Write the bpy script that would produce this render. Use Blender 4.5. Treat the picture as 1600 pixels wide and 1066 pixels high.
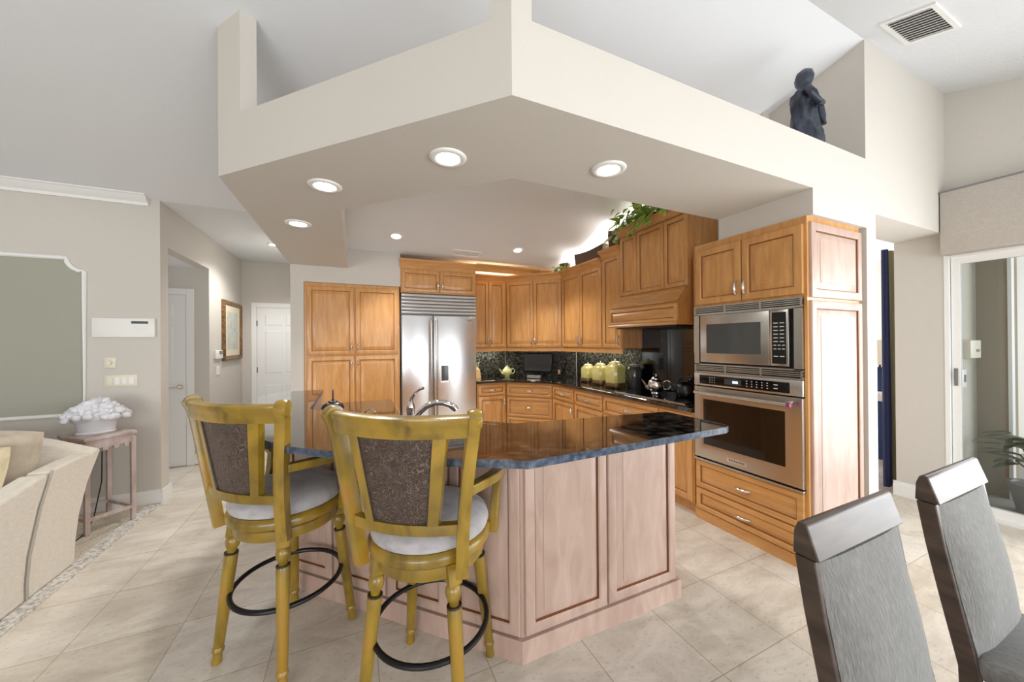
import bpy, bmesh, math, random
from mathutils import Vector, Matrix, Euler

for o in list(bpy.data.objects):
    bpy.data.objects.remove(o, do_unlink=True)
scene = bpy.context.scene
COL = scene.collection
R = math.radians
rnd = random.Random(7)

# ------------------------------------------------------------------ camera
# world: X runs along the oven wall, Y into the kitchen, Z up; the camera stands at x=y=0
cam_d = bpy.data.cameras.new('camera')
cam = bpy.data.objects.new('camera', cam_d)
COL.objects.link(cam)
yaw, pitch, roll = R(-24.177), R(0.146), R(0.4647)
M1 = Matrix(((math.cos(yaw), math.sin(yaw), 0), (-math.sin(yaw), math.cos(yaw), 0), (0, 0, 1)))
M2 = Matrix(((1, 0, 0), (0, math.cos(pitch), math.sin(pitch)), (0, -math.sin(pitch), math.cos(pitch))))
M3 = Matrix(((math.cos(roll), 0, -math.sin(roll)), (0, 1, 0), (math.sin(roll), 0, math.cos(roll))))
MM = M3 @ M2 @ M1
rt, fw, up = MM[0], MM[1], MM[2]
cm = Matrix((rt, up, -fw)).transposed().to_4x4()
cm.translation = Vector((0, 0, 1.49))
cam.matrix_world = cm
cam_d.sensor_fit = 'HORIZONTAL'
cam_d.sensor_width = 36
cam_d.lens = 547.54 / 1600 * 36
cam_d.clip_start = 0.05
scene.camera = cam

# ------------------------------------------------------------------ light and exposure
scene.view_settings.view_transform = 'Standard'
scene.view_settings.look = 'None'
scene.view_settings.exposure = 0.96
scene.view_settings.gamma = 1.0
scene.view_settings.use_curve_mapping = False
world = bpy.data.worlds.new('world')
scene.world = world
world.use_nodes = True
bg = world.node_tree.nodes['Background']
bg.inputs[0].default_value = (0.90, 0.95, 1.0, 1)
bg.inputs[1].default_value = 0.72


def area(name, loc, direction, sx, sy, watts, color=(1, 1, 1), parent=None):
    l = bpy.data.lights.new(name, 'AREA')
    l.shape = 'RECTANGLE'
    l.size, l.size_y = sx, sy
    l.energy = watts
    l.color = color
    o = bpy.data.objects.new(name, l)
    COL.objects.link(o)
    o.location = loc
    d = Vector(direction).normalized()
    if d.z > 0.8:
        o.rotation_euler = (math.pi - math.asin(d.y), -math.asin(d.x), 0)   # shining up: size along X, size_y along Y
    elif d.z < -0.95:
        o.rotation_euler = (0, 0, 0)
    else:
        o.rotation_euler = d.to_track_quat('-Z', 'Y').to_euler()
    if parent:
        o.parent = parent
    return o


# daylight through the glass walls behind the camera and the slider on the right, plus an added living-room fill
area('daylight_rear_windows', (2.6, -3.7, 1.5), (-0.15, 1, 0.12), 4.2, 2.5, 76, (0.95, 0.98, 1.0))
area('daylight_slider', (4.60, -0.95, 1.2), (-1, 0.0, 0.05), 3.3, 2.0, 52, (0.96, 0.98, 1.0))
area('fill_living_room', (-3.6, -3.8, 1.6), (0.05, 1, 0.1), 4.5, 2.4, 118, (0.99, 0.99, 1.0))  # added fill for the left side, standing before a solid rear wall


# ------------------------------------------------------------------ materials
def lin(c):
    c = c / 255.0
    return c / 12.92 if c <= 0.04045 else ((c + 0.055) / 1.055) ** 2.4


def rgb(r, g, b):
    return (lin(r), lin(g), lin(b), 1)


def mat(name, col, rough=0.5, metal=0.0, coat=0.0, spec=0.5, bump=None, emit=None, alpha=None, sheen=0):
    m = bpy.data.materials.new(name)
    m.use_nodes = True
    nt = m.node_tree
    b = nt.nodes['Principled BSDF']
    b.inputs['Base Color'].default_value = rgb(*col)
    b.inputs['Roughness'].default_value = rough
    b.inputs['Metallic'].default_value = metal
    b.inputs['Coat Weight'].default_value = coat
    b.inputs['Coat Roughness'].default_value = 0.15
    b.inputs['Specular IOR Level'].default_value = spec
    b.inputs['Sheen Weight'].default_value = sheen
    if emit:
        b.inputs['Emission Color'].default_value = rgb(*emit[0])
        b.inputs['Emission Strength'].default_value = emit[1]
    if bump:
        scale, strength, stretch = bump
        tc = nt.nodes.new('ShaderNodeTexCoord')
        mp = nt.nodes.new('ShaderNodeMapping')
        mp.inputs['Scale'].default_value = stretch
        nz = nt.nodes.new('ShaderNodeTexNoise')
        nz.inputs['Scale'].default_value = scale
        nz.inputs['Detail'].default_value = 3
        bp = nt.nodes.new('ShaderNodeBump')
        bp.inputs['Strength'].default_value = strength
        bp.inputs['Distance'].default_value = 0.01
        nt.links.new(tc.outputs['Object'], mp.inputs['Vector'])
        nt.links.new(mp.outputs['Vector'], nz.inputs['Vector'])
        nt.links.new(nz.outputs['Fac'], bp.inputs['Height'])
        nt.links.new(bp.outputs['Normal'], b.inputs['Normal'])
    return m


def noise_mat(name, stops, scale, stretch=(1, 1, 1), rough=0.5, metal=0, coat=0, detail=4, distort=0.0, bumpk=0,
              sheen=0, spec=0.5, coords='Object', rough2=None):
    """Colour from a stretched noise through a ramp of (position, colour)."""
    m = mat(name, stops[0][1], rough, metal, coat, spec, sheen=sheen)
    nt = m.node_tree
    b = nt.nodes['Principled BSDF']
    tc = nt.nodes.new('ShaderNodeTexCoord')
    mp = nt.nodes.new('ShaderNodeMapping')
    mp.inputs['Scale'].default_value = stretch
    nz = nt.nodes.new('ShaderNodeTexNoise')
    nz.inputs['Scale'].default_value = scale
    nz.inputs['Detail'].default_value = detail
    nz.inputs['Distortion'].default_value = distort
    cr = nt.nodes.new('ShaderNodeValToRGB')
    while len(cr.color_ramp.elements) < len(stops):
        cr.color_ramp.elements.new(0.5)
    for e, (p, c) in zip(cr.color_ramp.elements, stops):
        e.position = p
        e.color = rgb(*c)
    nt.links.new(tc.outputs[coords], mp.inputs['Vector'])
    nt.links.new(mp.outputs['Vector'], nz.inputs['Vector'])
    nt.links.new(nz.outputs['Fac'], cr.inputs['Fac'])
    nt.links.new(cr.outputs['Color'], b.inputs['Base Color'])
    if bumpk:
        bp = nt.nodes.new('ShaderNodeBump')
        bp.inputs['Strength'].default_value = bumpk
        bp.inputs['Distance'].default_value = 0.01
        nt.links.new(nz.outputs['Fac'], bp.inputs['Height'])
        nt.links.new(bp.outputs['Normal'], b.inputs['Normal'])
    return m


M = {}
M['wall'] = mat('greige_paint', (205, 200, 192), 0.75, bump=(90, 0.12, (1, 1, 1)))
M['ceil'] = mat('ceiling_paint', (226, 229, 233), 0.85, bump=(60, 0.15, (1, 1, 1)))
M['sage'] = mat('sage_panel_paint', (164, 164, 150), 0.7)
M['trim'] = mat('white_trim_paint', (236, 236, 234), 0.4)
M['doorw'] = mat('white_door_paint', (232, 232, 232), 0.38)
M['maple'] = noise_mat('honey_maple', [(0.3, (190, 134, 76)), (0.55, (203, 149, 88)), (0.75, (212, 161, 100))], 5,
                       (5, 5, 0.7), 0.33, coat=0.25, distort=0.6)
M['mapleh'] = noise_mat('honey_maple_wide_grain', [(0.3, (190, 134, 76)), (0.55, (203, 149, 88)), (0.75, (212, 161, 100))], 5,
                        (0.7, 0.7, 5), 0.33, coat=0.25, distort=0.6)
M['isle'] = noise_mat('pale_daylit_maple', [(0.3, (178, 150, 136)), (0.55, (192, 165, 151)), (0.75, (204, 179, 166))], 4,
                      (3, 3, 0.8), 0.45, coat=0.1, distort=0.8)  # pale veneer; island and tower end also carry daylight glare in this colour
M['glaze'] = mat('dark_glazed_groove', (120, 74, 42), 0.5)
M['glaze2'] = mat('amber_glazed_groove', (146, 94, 52), 0.5)
M['nickel'] = mat('satin_nickel', (226, 221, 214), 0.25, 1.0)
M['chrome'] = mat('polished_chrome', (225, 225, 228), 0.06, 1.0)
M['steel'] = mat('brushed_stainless', (200, 196, 190), 0.26, 1.0, bump=(6, 0.05, (0.3, 0.3, 40)))
M['fridge'] = mat('fridge_stainless', (232, 234, 238), 0.30, 1.0, bump=(1.3, 0.10, (0.5, 0.5, 2.2)))
M['black'] = mat('black_plastic', (14, 14, 15), 0.3)
M['glassblk'] = mat('black_glass', (7, 7, 8), 0.04, coat=0.4)
M['mwglass'] = mat('grey_oven_glass', (62, 62, 60), 0.08, coat=0.5)
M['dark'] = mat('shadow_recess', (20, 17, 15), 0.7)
M['iron'] = mat('black_iron', (22, 21, 21), 0.38, 0.4)
M['castiron'] = mat('blue_black_cast_iron', (22, 27, 40), 0.3)
M['white'] = mat('white_plastic', (234, 233, 229), 0.4)
M['almond'] = mat('almond_plastic', (226, 219, 200), 0.4)
M['grey'] = mat('grey_plastic', (120, 120, 120), 0.45)
M['suede'] = noise_mat('grey_suede', [(0.35, (150, 146, 150)), (0.5, (172, 168, 170)), (0.7, (190, 186, 186))], 7,
                       rough=0.95, sheen=0.5, distort=1.2)
M['stoolwood'] = noise_mat('antiqued_mustard_wood',
                           [(0.28, (98, 78, 26)), (0.42, (132, 106, 30)), (0.56, (154, 124, 38)), (0.72, (166, 118, 44))],
                           7, (1, 1, 0.55), 0.28, coat=0.35, distort=0.9, detail=6)
M['stooldark'] = mat('dark_antique_line', (52, 42, 22), 0.5)
M['chairwood'] = noise_mat('dark_walnut', [(0.3, (52, 42, 36)), (0.6, (74, 60, 52)), (0.8, (88, 74, 66))], 6, (1, 1, 6), 0.38, coat=0.0, spec=0.5)
M['chairfab'] = noise_mat('grey_chenille', [(0.3, (98, 97, 94)), (0.55, (114, 113, 110)), (0.75, (130, 128, 125))], 60,
                          (4, 1, 0.6), 0.95, sheen=0.2, bumpk=0.25)
M['sofafab'] = noise_mat('cream_sofa_linen', [(0.3, (212, 203, 188)), (0.7, (224, 216, 203))], 30, (1, 1, 3), 0.95, sheen=0.3, bumpk=0.12)
M['pillow'] = noise_mat('pale_gold_pillow', [(0.35, (196, 180, 146)), (0.65, (214, 200, 168))], 10, (4, 1, 1), 0.9, sheen=0.3)
M['pillow2'] = noise_mat('taupe_quilted_pillow', [(0.35, (176, 162, 142)), (0.65, (194, 182, 162))], 10, (1, 4, 1), 0.9, sheen=0.3)
M['tablewood'] = noise_mat('whitewashed_wood', [(0.3, (168, 146, 136)), (0.55, (192, 176, 170)), (0.75, (210, 200, 198))], 14,
                           (1, 1, 0.4), 0.6, bumpk=0.2)
M['china'] = mat('white_china', (226, 227, 232), 0.3, coat=0.3)
M['yellowglaze'] = noise_mat('yellow_glaze', [(0.3, (206, 196, 112)), (0.7, (224, 216, 146))], 6, rough=0.2, coat=0.5)
M['creamglaze'] = mat('cream_yellow_glaze', (226, 222, 156), 0.2, coat=0.5)
M['bronze'] = noise_mat('dark_bronze', [(0.3, (40, 44, 54)), (0.6, (70, 76, 90)), (0.85, (112, 118, 130))], 10, rough=0.36, metal=0.35, distort=0.8, bumpk=0.5)
M['rattan'] = noise_mat('brown_rattan', [(0.35, (70, 52, 42)), (0.65, (112, 88, 72))], 60, (1, 1, 5), 0.7, bumpk=0.5)
M['leaf'] = noise_mat('green_leaves', [(0.32, (92, 130, 44)), (0.52, (150, 178, 72)), (0.70, (212, 216, 128))], 22, rough=0.4)
M['leafdark'] = noise_mat('dark_leaves', [(0.3, (30, 58, 30)), (0.7, (66, 98, 52))], 14, rough=0.4)
M['stem'] = mat('green_stem', (86, 100, 52), 0.6)
M['lens'] = mat('lit_lens', (255, 252, 244), 0.4, emit=((255, 250, 240), 9.0))
M['glow'] = mat('blue_digits', (160, 220, 255), 0.4, emit=((170, 225, 255), 2.0))
M['pale'] = mat('pale_print', (205, 205, 200), 0.5)
M['valance'] = noise_mat('textured_valance_linen', [(0.35, (184, 177, 168)), (0.65, (196, 189, 181))], 45, (1, 0.8, 1.6), 0.9, distort=2.0, bumpk=0.35)
M['navy'] = mat('navy_curtain', (28, 36, 82), 0.7, sheen=0.3)
M['olive'] = mat('olive_gold_curtain', (140, 132, 96), 0.8)
M['frame'] = noise_mat('bronze_gilt_frame', [(0.3, (92, 66, 40)), (0.7, (150, 114, 72))], 20, rough=0.4, metal=0.3)
M['matboard'] = mat('cream_mat_board', (226, 216, 190), 0.7)
M['art'] = noise_mat('muted_watercolour', [(0.3, (150, 170, 176)), (0.5, (208, 208, 196)), (0.7, (176, 160, 128))], 6, (1, 1, 0.5), 0.4, distort=2)
M['leather'] = None
M['knifewood'] = mat('pale_knife_block_wood', (206, 172, 116), 0.5)
M['screen'] = mat('grey_screen', (60, 62, 64), 0.22)
M['stucco'] = mat('stucco', (196, 190, 176), 0.9, bump=(40, 0.4, (1, 1, 1)))
M['stuccotan'] = mat('tan_stucco', (150, 138, 118), 0.9)
M['patio'] = mat('patio_paver', (150, 146, 140), 0.8)
M['pink'] = mat('pink_upholstery', (206, 92, 130), 0.8)
M['orangewood'] = mat('orange_brown_wood', (176, 100, 58), 0.4, coat=0.3)
M['bluefab'] = mat('blue_upholstery', (44, 66, 108), 0.8)
M['lampshade'] = mat('cream_lamp_shade', (236, 226, 206), 0.8)
M['siding'] = mat('white_siding', (236, 236, 232), 0.6)
M['bluegrey'] = mat('blue_grey_blind', (112, 132, 156), 0.6)


def make_leather():
    m = mat('embossed_leather', (78, 58, 48), 0.38, coat=0.2)
    nt = m.node_tree
    b = nt.nodes['Principled BSDF']
    tc = nt.nodes.new('ShaderNodeTexCoord')
    nz = nt.nodes.new('ShaderNodeTexNoise')
    nz.inputs['Scale'].default_value = 14
    nz.inputs['Detail'].default_value = 1
    mx = nt.nodes.new('ShaderNodeMix')
    mx.data_type = 'VECTOR'
    mx.inputs['Factor'].default_value = 0.32
    wv = nt.nodes.new('ShaderNodeTexWave')
    wv.wave_type = 'RINGS'
    wv.inputs['Scale'].default_value = 20
    wv.inputs['Distortion'].default_value = 7
    wv.inputs['Detail'].default_value = 1
    wv.inputs['Detail Scale'].default_value = 3
    cr = nt.nodes.new('ShaderNodeValToRGB')
    cr.color_ramp.elements[0].position = 0.7
    cr.color_ramp.elements[0].color = rgb(62, 47, 40)
    cr.color_ramp.elements[1].position = 0.9
    cr.color_ramp.elements[1].color = rgb(104, 86, 74)
    bp = nt.nodes.new('ShaderNodeBump')
    bp.inputs['Strength'].default_value = 0.7
    bp.inputs['Distance'].default_value = 0.004
    nt.links.new(tc.outputs['Object'], nz.inputs['Vector'])
    nt.links.new(tc.outputs['Object'], mx.inputs[4])
    nt.links.new(nz.outputs['Color'], mx.inputs[5])
    nt.links.new(mx.outputs[1], wv.inputs['Vector'])
    nt.links.new(wv.outputs['Fac'], cr.inputs['Fac'])
    nt.links.new(cr.outputs['Color'], b.inputs['Base Color'])
    nt.links.new(wv.outputs['Fac'], bp.inputs['Height'])
    nt.links.new(bp.outputs['Normal'], b.inputs['Normal'])
    return m


M['leather'] = make_leather()


def make_granite(name, dark=1.0):
    m = mat(name, (20, 18, 17), 0.05, coat=0.6)
    m.node_tree.nodes['Principled BSDF'].inputs['IOR'].default_value = 1.7
    m.node_tree.nodes['Principled BSDF'].inputs['Coat Roughness'].default_value = 0.03
    nt = m.node_tree
    b = nt.nodes['Principled BSDF']
    tc = nt.nodes.new('ShaderNodeTexCoord')
    v1 = nt.nodes.new('ShaderNodeTexVoronoi')
    v1.inputs['Scale'].default_value = 95
    n1 = nt.nodes.new('ShaderNodeTexNoise')
    n1.inputs['Scale'].default_value = 26
    n1.inputs['Detail'].default_value = 5
    c1 = nt.nodes.new('ShaderNodeValToRGB')
    c1.color_ramp.elements[0].position = 0.46
    c1.color_ramp.elements[0].color = rgb(13, 12, 13)
    c1.color_ramp.elements[1].position = 0.78
    c1.color_ramp.elements[1].color = rgb(92, 80, 66)
    c2 = nt.nodes.new('ShaderNodeValToRGB')
    c2.color_ramp.elements[0].position = 0.0
    c2.color_ramp.elements[0].color = (1.5, 1.4, 1.3, 1)
    c2.color_ramp.elements[1].position = 0.45
    c2.color_ramp.elements[1].color = (0.55, 0.55, 0.6, 1)
    mx = nt.nodes.new('ShaderNodeMix')
    mx.data_type = 'RGBA'
    mx.blend_type = 'MULTIPLY'
    mx.inputs[0].default_value = 1
    for n in (v1, n1):
        nt.links.new(tc.outputs['Object'], n.inputs['Vector'])
    nt.links.new(n1.outputs['Fac'], c1.inputs['Fac'])
    nt.links.new(v1.outputs['Distance'], c2.inputs['Fac'])
    nt.links.new(c1.outputs['Color'], mx.inputs[6])
    nt.links.new(c2.outputs['Color'], mx.inputs[7])
    nt.links.new(mx.outputs[2], b.inputs['Base Color'])
    return m


M['granite'] = make_granite('dark_granite')
M['splash'] = noise_mat('mottled_granite_splash', [(0.36, (16, 17, 16)), (0.5, (48, 48, 44)), (0.62, (92, 92, 82)), (0.72, (40, 38, 34))], 34,
                        rough=0.16, detail=5, distort=0.6, spec=0.35)


def make_travertine():
    m = mat('travertine_tile', (205, 195, 180), 0.32, spec=0.45)
    nt = m.node_tree
    b = nt.nodes['Principled BSDF']
    tc = nt.nodes.new('ShaderNodeTexCoord')
    mp = nt.nodes.new('ShaderNodeMapping')
    mp.inputs['Location'].default_value = (-2.42 + 0.466 * 20, -1.512 + 0.466 * 20, 0)
    br = nt.nodes.new('ShaderNodeTexBrick')
    br.offset = 0.0
    br.inputs['Scale'].default_value = 1.0
    br.inputs['Mortar Size'].default_value = 0.0028
    br.inputs['Mortar Smooth'].default_value = 0.2
    br.inputs['Brick Width'].default_value = 0.466
    br.inputs['Row Height'].default_value = 0.466
    br.inputs['Color1'].default_value = rgb(206, 197, 183)
    br.inputs['Color2'].default_value = rgb(220, 214, 205)
    br.inputs['Mortar'].default_value = rgb(176, 164, 146)
    nz = nt.nodes.new('ShaderNodeTexNoise')
    nz.inputs['Scale'].default_value = 2.6
    nz.inputs['Detail'].default_value = 8
    nz.inputs['Roughness'].default_value = 0.62
    nz.inputs['Distortion'].default_value = 1.1
    st = nt.nodes.new('ShaderNodeMapping')
    st.inputs['Scale'].default_value = (1.0, 2.2, 1)
    st.inputs['Rotation'].default_value = (0, 0, R(40))
    cr = nt.nodes.new('ShaderNodeValToRGB')
    cr.color_ramp.elements[0].position = 0.3
    cr.color_ramp.elements[0].color = (0.76, 0.73, 0.69, 1)
    cr.color_ramp.elements[1].position = 0.62
    cr.color_ramp.elements[1].color = (1.06, 1.05, 1.03, 1)
    nz2 = nt.nodes.new('ShaderNodeTexNoise')
    nz2.inputs['Scale'].default_value = 38
    nz2.inputs['Detail'].default_value = 3
    cr2 = nt.nodes.new('ShaderNodeValToRGB')
    cr2.color_ramp.elements[0].position = 0.28
    cr2.color_ramp.elements[0].color = (0.72, 0.68, 0.64, 1)
    cr2.color_ramp.elements[1].position = 0.42
    cr2.color_ramp.elements[1].color = (1, 1, 1, 1)
    mx = nt.nodes.new('ShaderNodeMix')
    mx.data_type = 'RGBA'
    mx.blend_type = 'MULTIPLY'
    mx.inputs[0].default_value = 1
    mx2 = nt.nodes.new('ShaderNodeMix')
    mx2.data_type = 'RGBA'
    mx2.blend_type = 'MULTIPLY'
    mx2.inputs[0].default_value = 0.8
    nt.links.new(tc.outputs['Object'], mp.inputs['Vector'])
    nt.links.new(mp.outputs['Vector'], br.inputs['Vector'])
    nt.links.new(tc.outputs['Object'], st.inputs['Vector'])
    nt.links.new(st.outputs['Vector'], nz.inputs['Vector'])
    nt.links.new(st.outputs['Vector'], nz2.inputs['Vector'])
    nt.links.new(nz.outputs['Fac'], cr.inputs['Fac'])
    nt.links.new(nz2.outputs['Fac'], cr2.inputs['Fac'])
    nt.links.new(br.outputs['Color'], mx.inputs[6])
    nt.links.new(cr.outputs['Color'], mx.inputs[7])
    nt.links.new(mx.outputs[2], mx2.inputs[6])
    nt.links.new(cr2.outputs['Color'], mx2.inputs[7])
    nt.links.new(mx2.outputs[2], b.inputs['Base Color'])
    return m


M['tile'] = make_travertine()
M['carpet'] = noise_mat('beige_carpet_pile', [(0.3, (176, 164, 146)), (0.7, (206, 196, 180))], 70, rough=1.0, bumpk=0.8)
M['pebble'] = noise_mat('pebble_carpet_edge', [(0.35, (158, 152, 144)), (0.5, (204, 200, 192)), (0.7, (226, 222, 214))], 55, rough=0.9, bumpk=0.7)


def make_glass():
    m = bpy.data.materials.new('clear_pane')
    m.use_nodes = True
    nt = m.node_tree
    nt.nodes.remove(nt.nodes['Principled BSDF'])
    out = nt.nodes['Material Output']
    t = nt.nodes.new('ShaderNodeBsdfTransparent')
    t.inputs[0].default_value = (0.93, 0.95, 0.95, 1)
    g = nt.nodes.new('ShaderNodeBsdfGlossy')
    g.inputs['Roughness'].default_value = 0.02
    f = nt.nodes.new('ShaderNodeFresnel')
    f.inputs[0].default_value = 1.45
    mx = nt.nodes.new('ShaderNodeMixShader')
    nt.links.new(f.outputs[0], mx.inputs[0])
    nt.links.new(t.outputs[0], mx.inputs[1])
    nt.links.new(g.outputs[0], mx.inputs[2])
    nt.links.new(mx.outputs[0], out.inputs[0])
    return m


M['glass'] = make_glass()


# ------------------------------------------------------------------ mesh helpers
class MB:
    def __init__(s):
        s.bm = bmesh.new()

    def loops(s, loops, cap0=True, cap1=True, closed=False):
        vs = [[s.bm.verts.new(p) for p in lp] for lp in loops]
        n = len(vs[0])
        pairs = list(zip(vs[:-1], vs[1:]))
        if closed:
            pairs.append((vs[-1], vs[0]))
        for a, b in pairs:
            for i in range(n):
                j = (i + 1) % n
                try:
                    s.bm.faces.new((a[i], a[j], b[j], b[i]))
                except ValueError:
                    pass
        if not closed:
            if cap0:
                s.bm.faces.new(list(reversed(vs[0])))
            if cap1:
                s.bm.faces.new(vs[-1])
        return s

    def box(s, x0, x1, y0, y1, z0, z1, bev=0.0):
        if bev <= 0:
            s.loops([[(x0, y0, z0), (x1, y0, z0), (x1, y1, z0), (x0, y1, z0)],
                     [(x0, y0, z1), (x1, y0, z1), (x1, y1, z1), (x0, y1, z1)]])
        else:
            b = min(bev, (x1 - x0) / 2.01, (y1 - y0) / 2.01, (z1 - z0) / 2.01)

            def ring(i, z):
                c = 0.3 * b
                return [(x0 + i + b - c * 0, y0 + i, z), (x1 - i - b, y0 + i, z), (x1 - i - c, y0 + i + c, z), (x1 - i, y0 + i + b, z),
                        (x1 - i, y1 - i - b, z), (x1 - i - c, y1 - i - c, z), (x1 - i - b, y1 - i, z),
                        (x0 + i + b, y1 - i, z), (x0 + i + c, y1 - i - c, z), (x0 + i, y1 - i - b, z), (x0 + i, y0 + i + b, z),
                        (x0 + i + c, y0 + i + c, z)]
            k = 0.999 * b
            s.loops([ring(k * 0.6, z0), ring(k * 0.18, z0 + b * 0.3), ring(0, z0 + b), ring(0, z1 - b), ring(k * 0.18, z1 - b * 0.3), ring(k * 0.6, z1)])
        return s

    def prism(s, pts, z0, z1):
        return s.loops([[(x, y, z0) for x, y in pts], [(x, y, z1) for x, y in pts]])

    def prismx(s, pts, x0, x1):
        """polygon in (y, z) pushed along x"""
        return s.loops([[(x0, y, z) for y, z in pts], [(x1, y, z) for y, z in pts]])

    def prismy(s, pts, y0, y1):
        return s.loops([[(x, y0, z) for x, z in pts], [(x, y1, z) for x, z in pts]])

    def lathe(s, prof, n=24, c=(0, 0, 0), axis=None, sx=1, sy=1, cap=True):
        """prof: list of (radius, height); axis: matrix for the direction of height"""
        loops = []
        for r, h in prof:
            lp = []
            for k in range(n):
                a = 2 * math.pi * k / n
                v = Vector((r * sx * math.cos(a), r * sy * math.sin(a), h))
                if axis is not None:
                    v = axis @ v
                lp.append(v + Vector(c))
            loops.append(lp)
        return s.loops(loops, cap, cap)

    def rod(s, p, q, prof, n=16, cap=True):
        """lathe along p->q; prof of (radius, fraction of length)"""
        p, q = Vector(p), Vector(q)
        d = q - p
        m = d.normalized().to_track_quat('Z', 'Y').to_matrix()
        return s.lathe([(r, t * d.length) for r, t in prof], n, p, m, cap=cap)

    def sweep(s, path, prof, upv=(0, 0, 1), closed=False, scales=None, cap=True):
        """prof points (side, up) carried along path"""
        P = [Vector(p) for p in path]
        n = len(P)
        loops = []
        for i in range(n):
            if closed:
                t = (P[(i + 1) % n] - P[i - 1]).normalized()
            else:
                t = (P[min(i + 1, n - 1)] - P[max(i - 1, 0)]).normalized()
            u = Vector(upv)
            side = t.cross(u)
            if side.length < 1e-5:
                side = t.cross(Vector((1, 0, 0)))
            side.normalize()
            u2 = side.cross(t).normalized()
            k = scales[i] if scales else 1.0
            loops.append([P[i] + side * (a * k) + u2 * (b * k) for a, b in prof])
        return s.loops(loops, cap, cap, closed)

    def tube(s, path, r, n=8, closed=False, upv=(0, 0, 1), scales=None, flat=1.0):
        prof = [(r * math.cos(2 * math.pi * k / n), r * flat * math.sin(2 * math.pi * k / n)) for k in range(n)]
        return s.sweep(path, prof, upv, closed, scales)

    def ball(s, c, rx, ry, rz, n=14, m=8, rot=None):
        loops = []
        for i in range(1, m):
            t = math.pi * i / m
            loops.append([Vector((rx * math.sin(t) * math.cos(2 * math.pi * k / n), ry * math.sin(t) * math.sin(2 * math.pi * k / n), -rz * math.cos(t))) for k in range(n)])
        if rot is not None:
            loops = [[rot @ v for v in lp] for lp in loops]
        cc = Vector(c)
        return s.loops([[v + cc for v in lp] for lp in loops])

    def leaf(s, c, d, nrm, L, W):
        """a curled heart-shaped leaf with a folded mid rib"""
        c, d, nrm = Vector(c), Vector(d).normalized(), Vector(nrm).normalized()
        side = d.cross(nrm).normalized()
        nrm = side.cross(d).normalized()
        prof = [(0, 0.02), (0.12, 0.75), (0.35, 1.0), (0.65, 0.72), (0.88, 0.3), (1.0, 0.02)]
        rows = []
        for t, w in prof:
            droop = -0.28 * L * t * t
            base = c + d * (L * t) + nrm * droop
            rows.append([s.bm.verts.new(base - side * (W * w / 2) + nrm * (0.12 * W * w)),
                         s.bm.verts.new(base),
                         s.bm.verts.new(base + side * (W * w / 2) + nrm * (0.12 * W * w))])
        for a, b in zip(rows[:-1], rows[1:]):
            for i in (0, 1):
                s.bm.faces.new((a[i], a[i + 1], b[i + 1], b[i]))
        return s

    def panel(s, x0, x1, z0, z1, y=0.0, t=0.02, f=0.055, raised=True):
        """cabinet front facing -y: a frame, a glazed groove and a bevelled raised field"""
        w, h = x1 - x0, z1 - z0
        f = min(f, 0.27 * min(w, h))
        b = min(0.036, 0.15 * min(w, h))
        yy = y - t
        seq = [(0, y), (0, yy + 0.005), (0.0025, yy + 0.0015), (0.006, yy), (f - 0.010, yy), (f - 0.007, yy + 0.003), (f - 0.003, yy + 0.003),
               (f, yy + 0.012), (f + 0.004, yy + 0.012)]
        if raised:
            seq += [(f + 0.006, yy + 0.011), (f + 0.006 + b, yy + 0.0025), (f + 0.007 + b, yy + 0.0005), (f + 0.010 + b, yy + 0.0005)]
        lps = [[(x0 + i, q, z0 + i), (x1 - i, q, z0 + i), (x1 - i, q, z1 - i), (x0 + i, q, z1 - i)] for i, q in seq]
        nf = len(s.bm.faces)
        s.loops(lps)
        s.bm.faces.ensure_lookup_table()
        for k in (6, 7):
            for q in range(4):
                s.bm.faces[nf + k * 4 + q].material_index = 1
        s.glaze = True
        return s

    def build(s, name, m, parent=None, smooth=35, bevel=0):
        bm = s.bm
        bmesh.ops.recalc_face_normals(bm, faces=bm.faces[:])
        me = bpy.data.meshes.new(name)
        bm.to_mesh(me)
        bm.free()
        me.materials.append(m)
        if getattr(s, 'glaze', False):
            me.materials.append(M['glaze'] if m.name == 'pale_daylit_maple' else M['glaze2'])
        if smooth:
            me.shade_smooth()
            me.set_sharp_from_angle(angle=R(smooth))
        o = bpy.data.objects.new(name, me)
        COL.objects.link(o)
        if parent is not None:
            o.parent = parent
        if bevel:
            b = o.modifiers.new('bevel', 'BEVEL')
            b.width = bevel
            b.segments = 3
            b.limit_method = 'ANGLE'
            b.angle_limit = R(40)
        return o


def tag(o, label=None, cat=None, group=None, kind=None):
    if label:
        o['label'] = label
    if cat:
        o['category'] = cat
    if group:
        o['group'] = group
    if kind:
        o['kind'] = kind
    return o


def thing(name, label, cat, loc=(0, 0, 0), rz=0.0, group=None, rot=None):
    o = bpy.data.objects.new(name, None)
    o.empty_display_size = 0.1
    COL.objects.link(o)
    o.location = loc
    o.rotation_euler = rot if rot else (0, 0, rz)
    return tag(o, label, cat, group)


def struct(o, label=None, cat=None):
    return tag(o, label, cat, None, 'structure')


def copy_tree(o, parent=None):
    c = o.copy()
    COL.objects.link(c)
    if parent is not None:
        c.parent = parent
    for ch in list(o.children):
        copy_tree(ch, c)
    return c


def arc(c, r, a0, a1, n, plane='xy'):
    out = []
    for k in range(n + 1):
        a = R(a0 + (a1 - a0) * k / n)
        u, v = r * math.cos(a), r * math.sin(a)
        out.append((c[0] + u, c[1] + v, c[2]) if plane == 'xy' else (c[0] + u, c[1], c[2] + v))
    return out


def ceil_z(y):
    return 3.63 - 0.25 * (y - 1.24) if y >= 1.24 else 3.63 - 0.31 * (1.24 - y)


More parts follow.
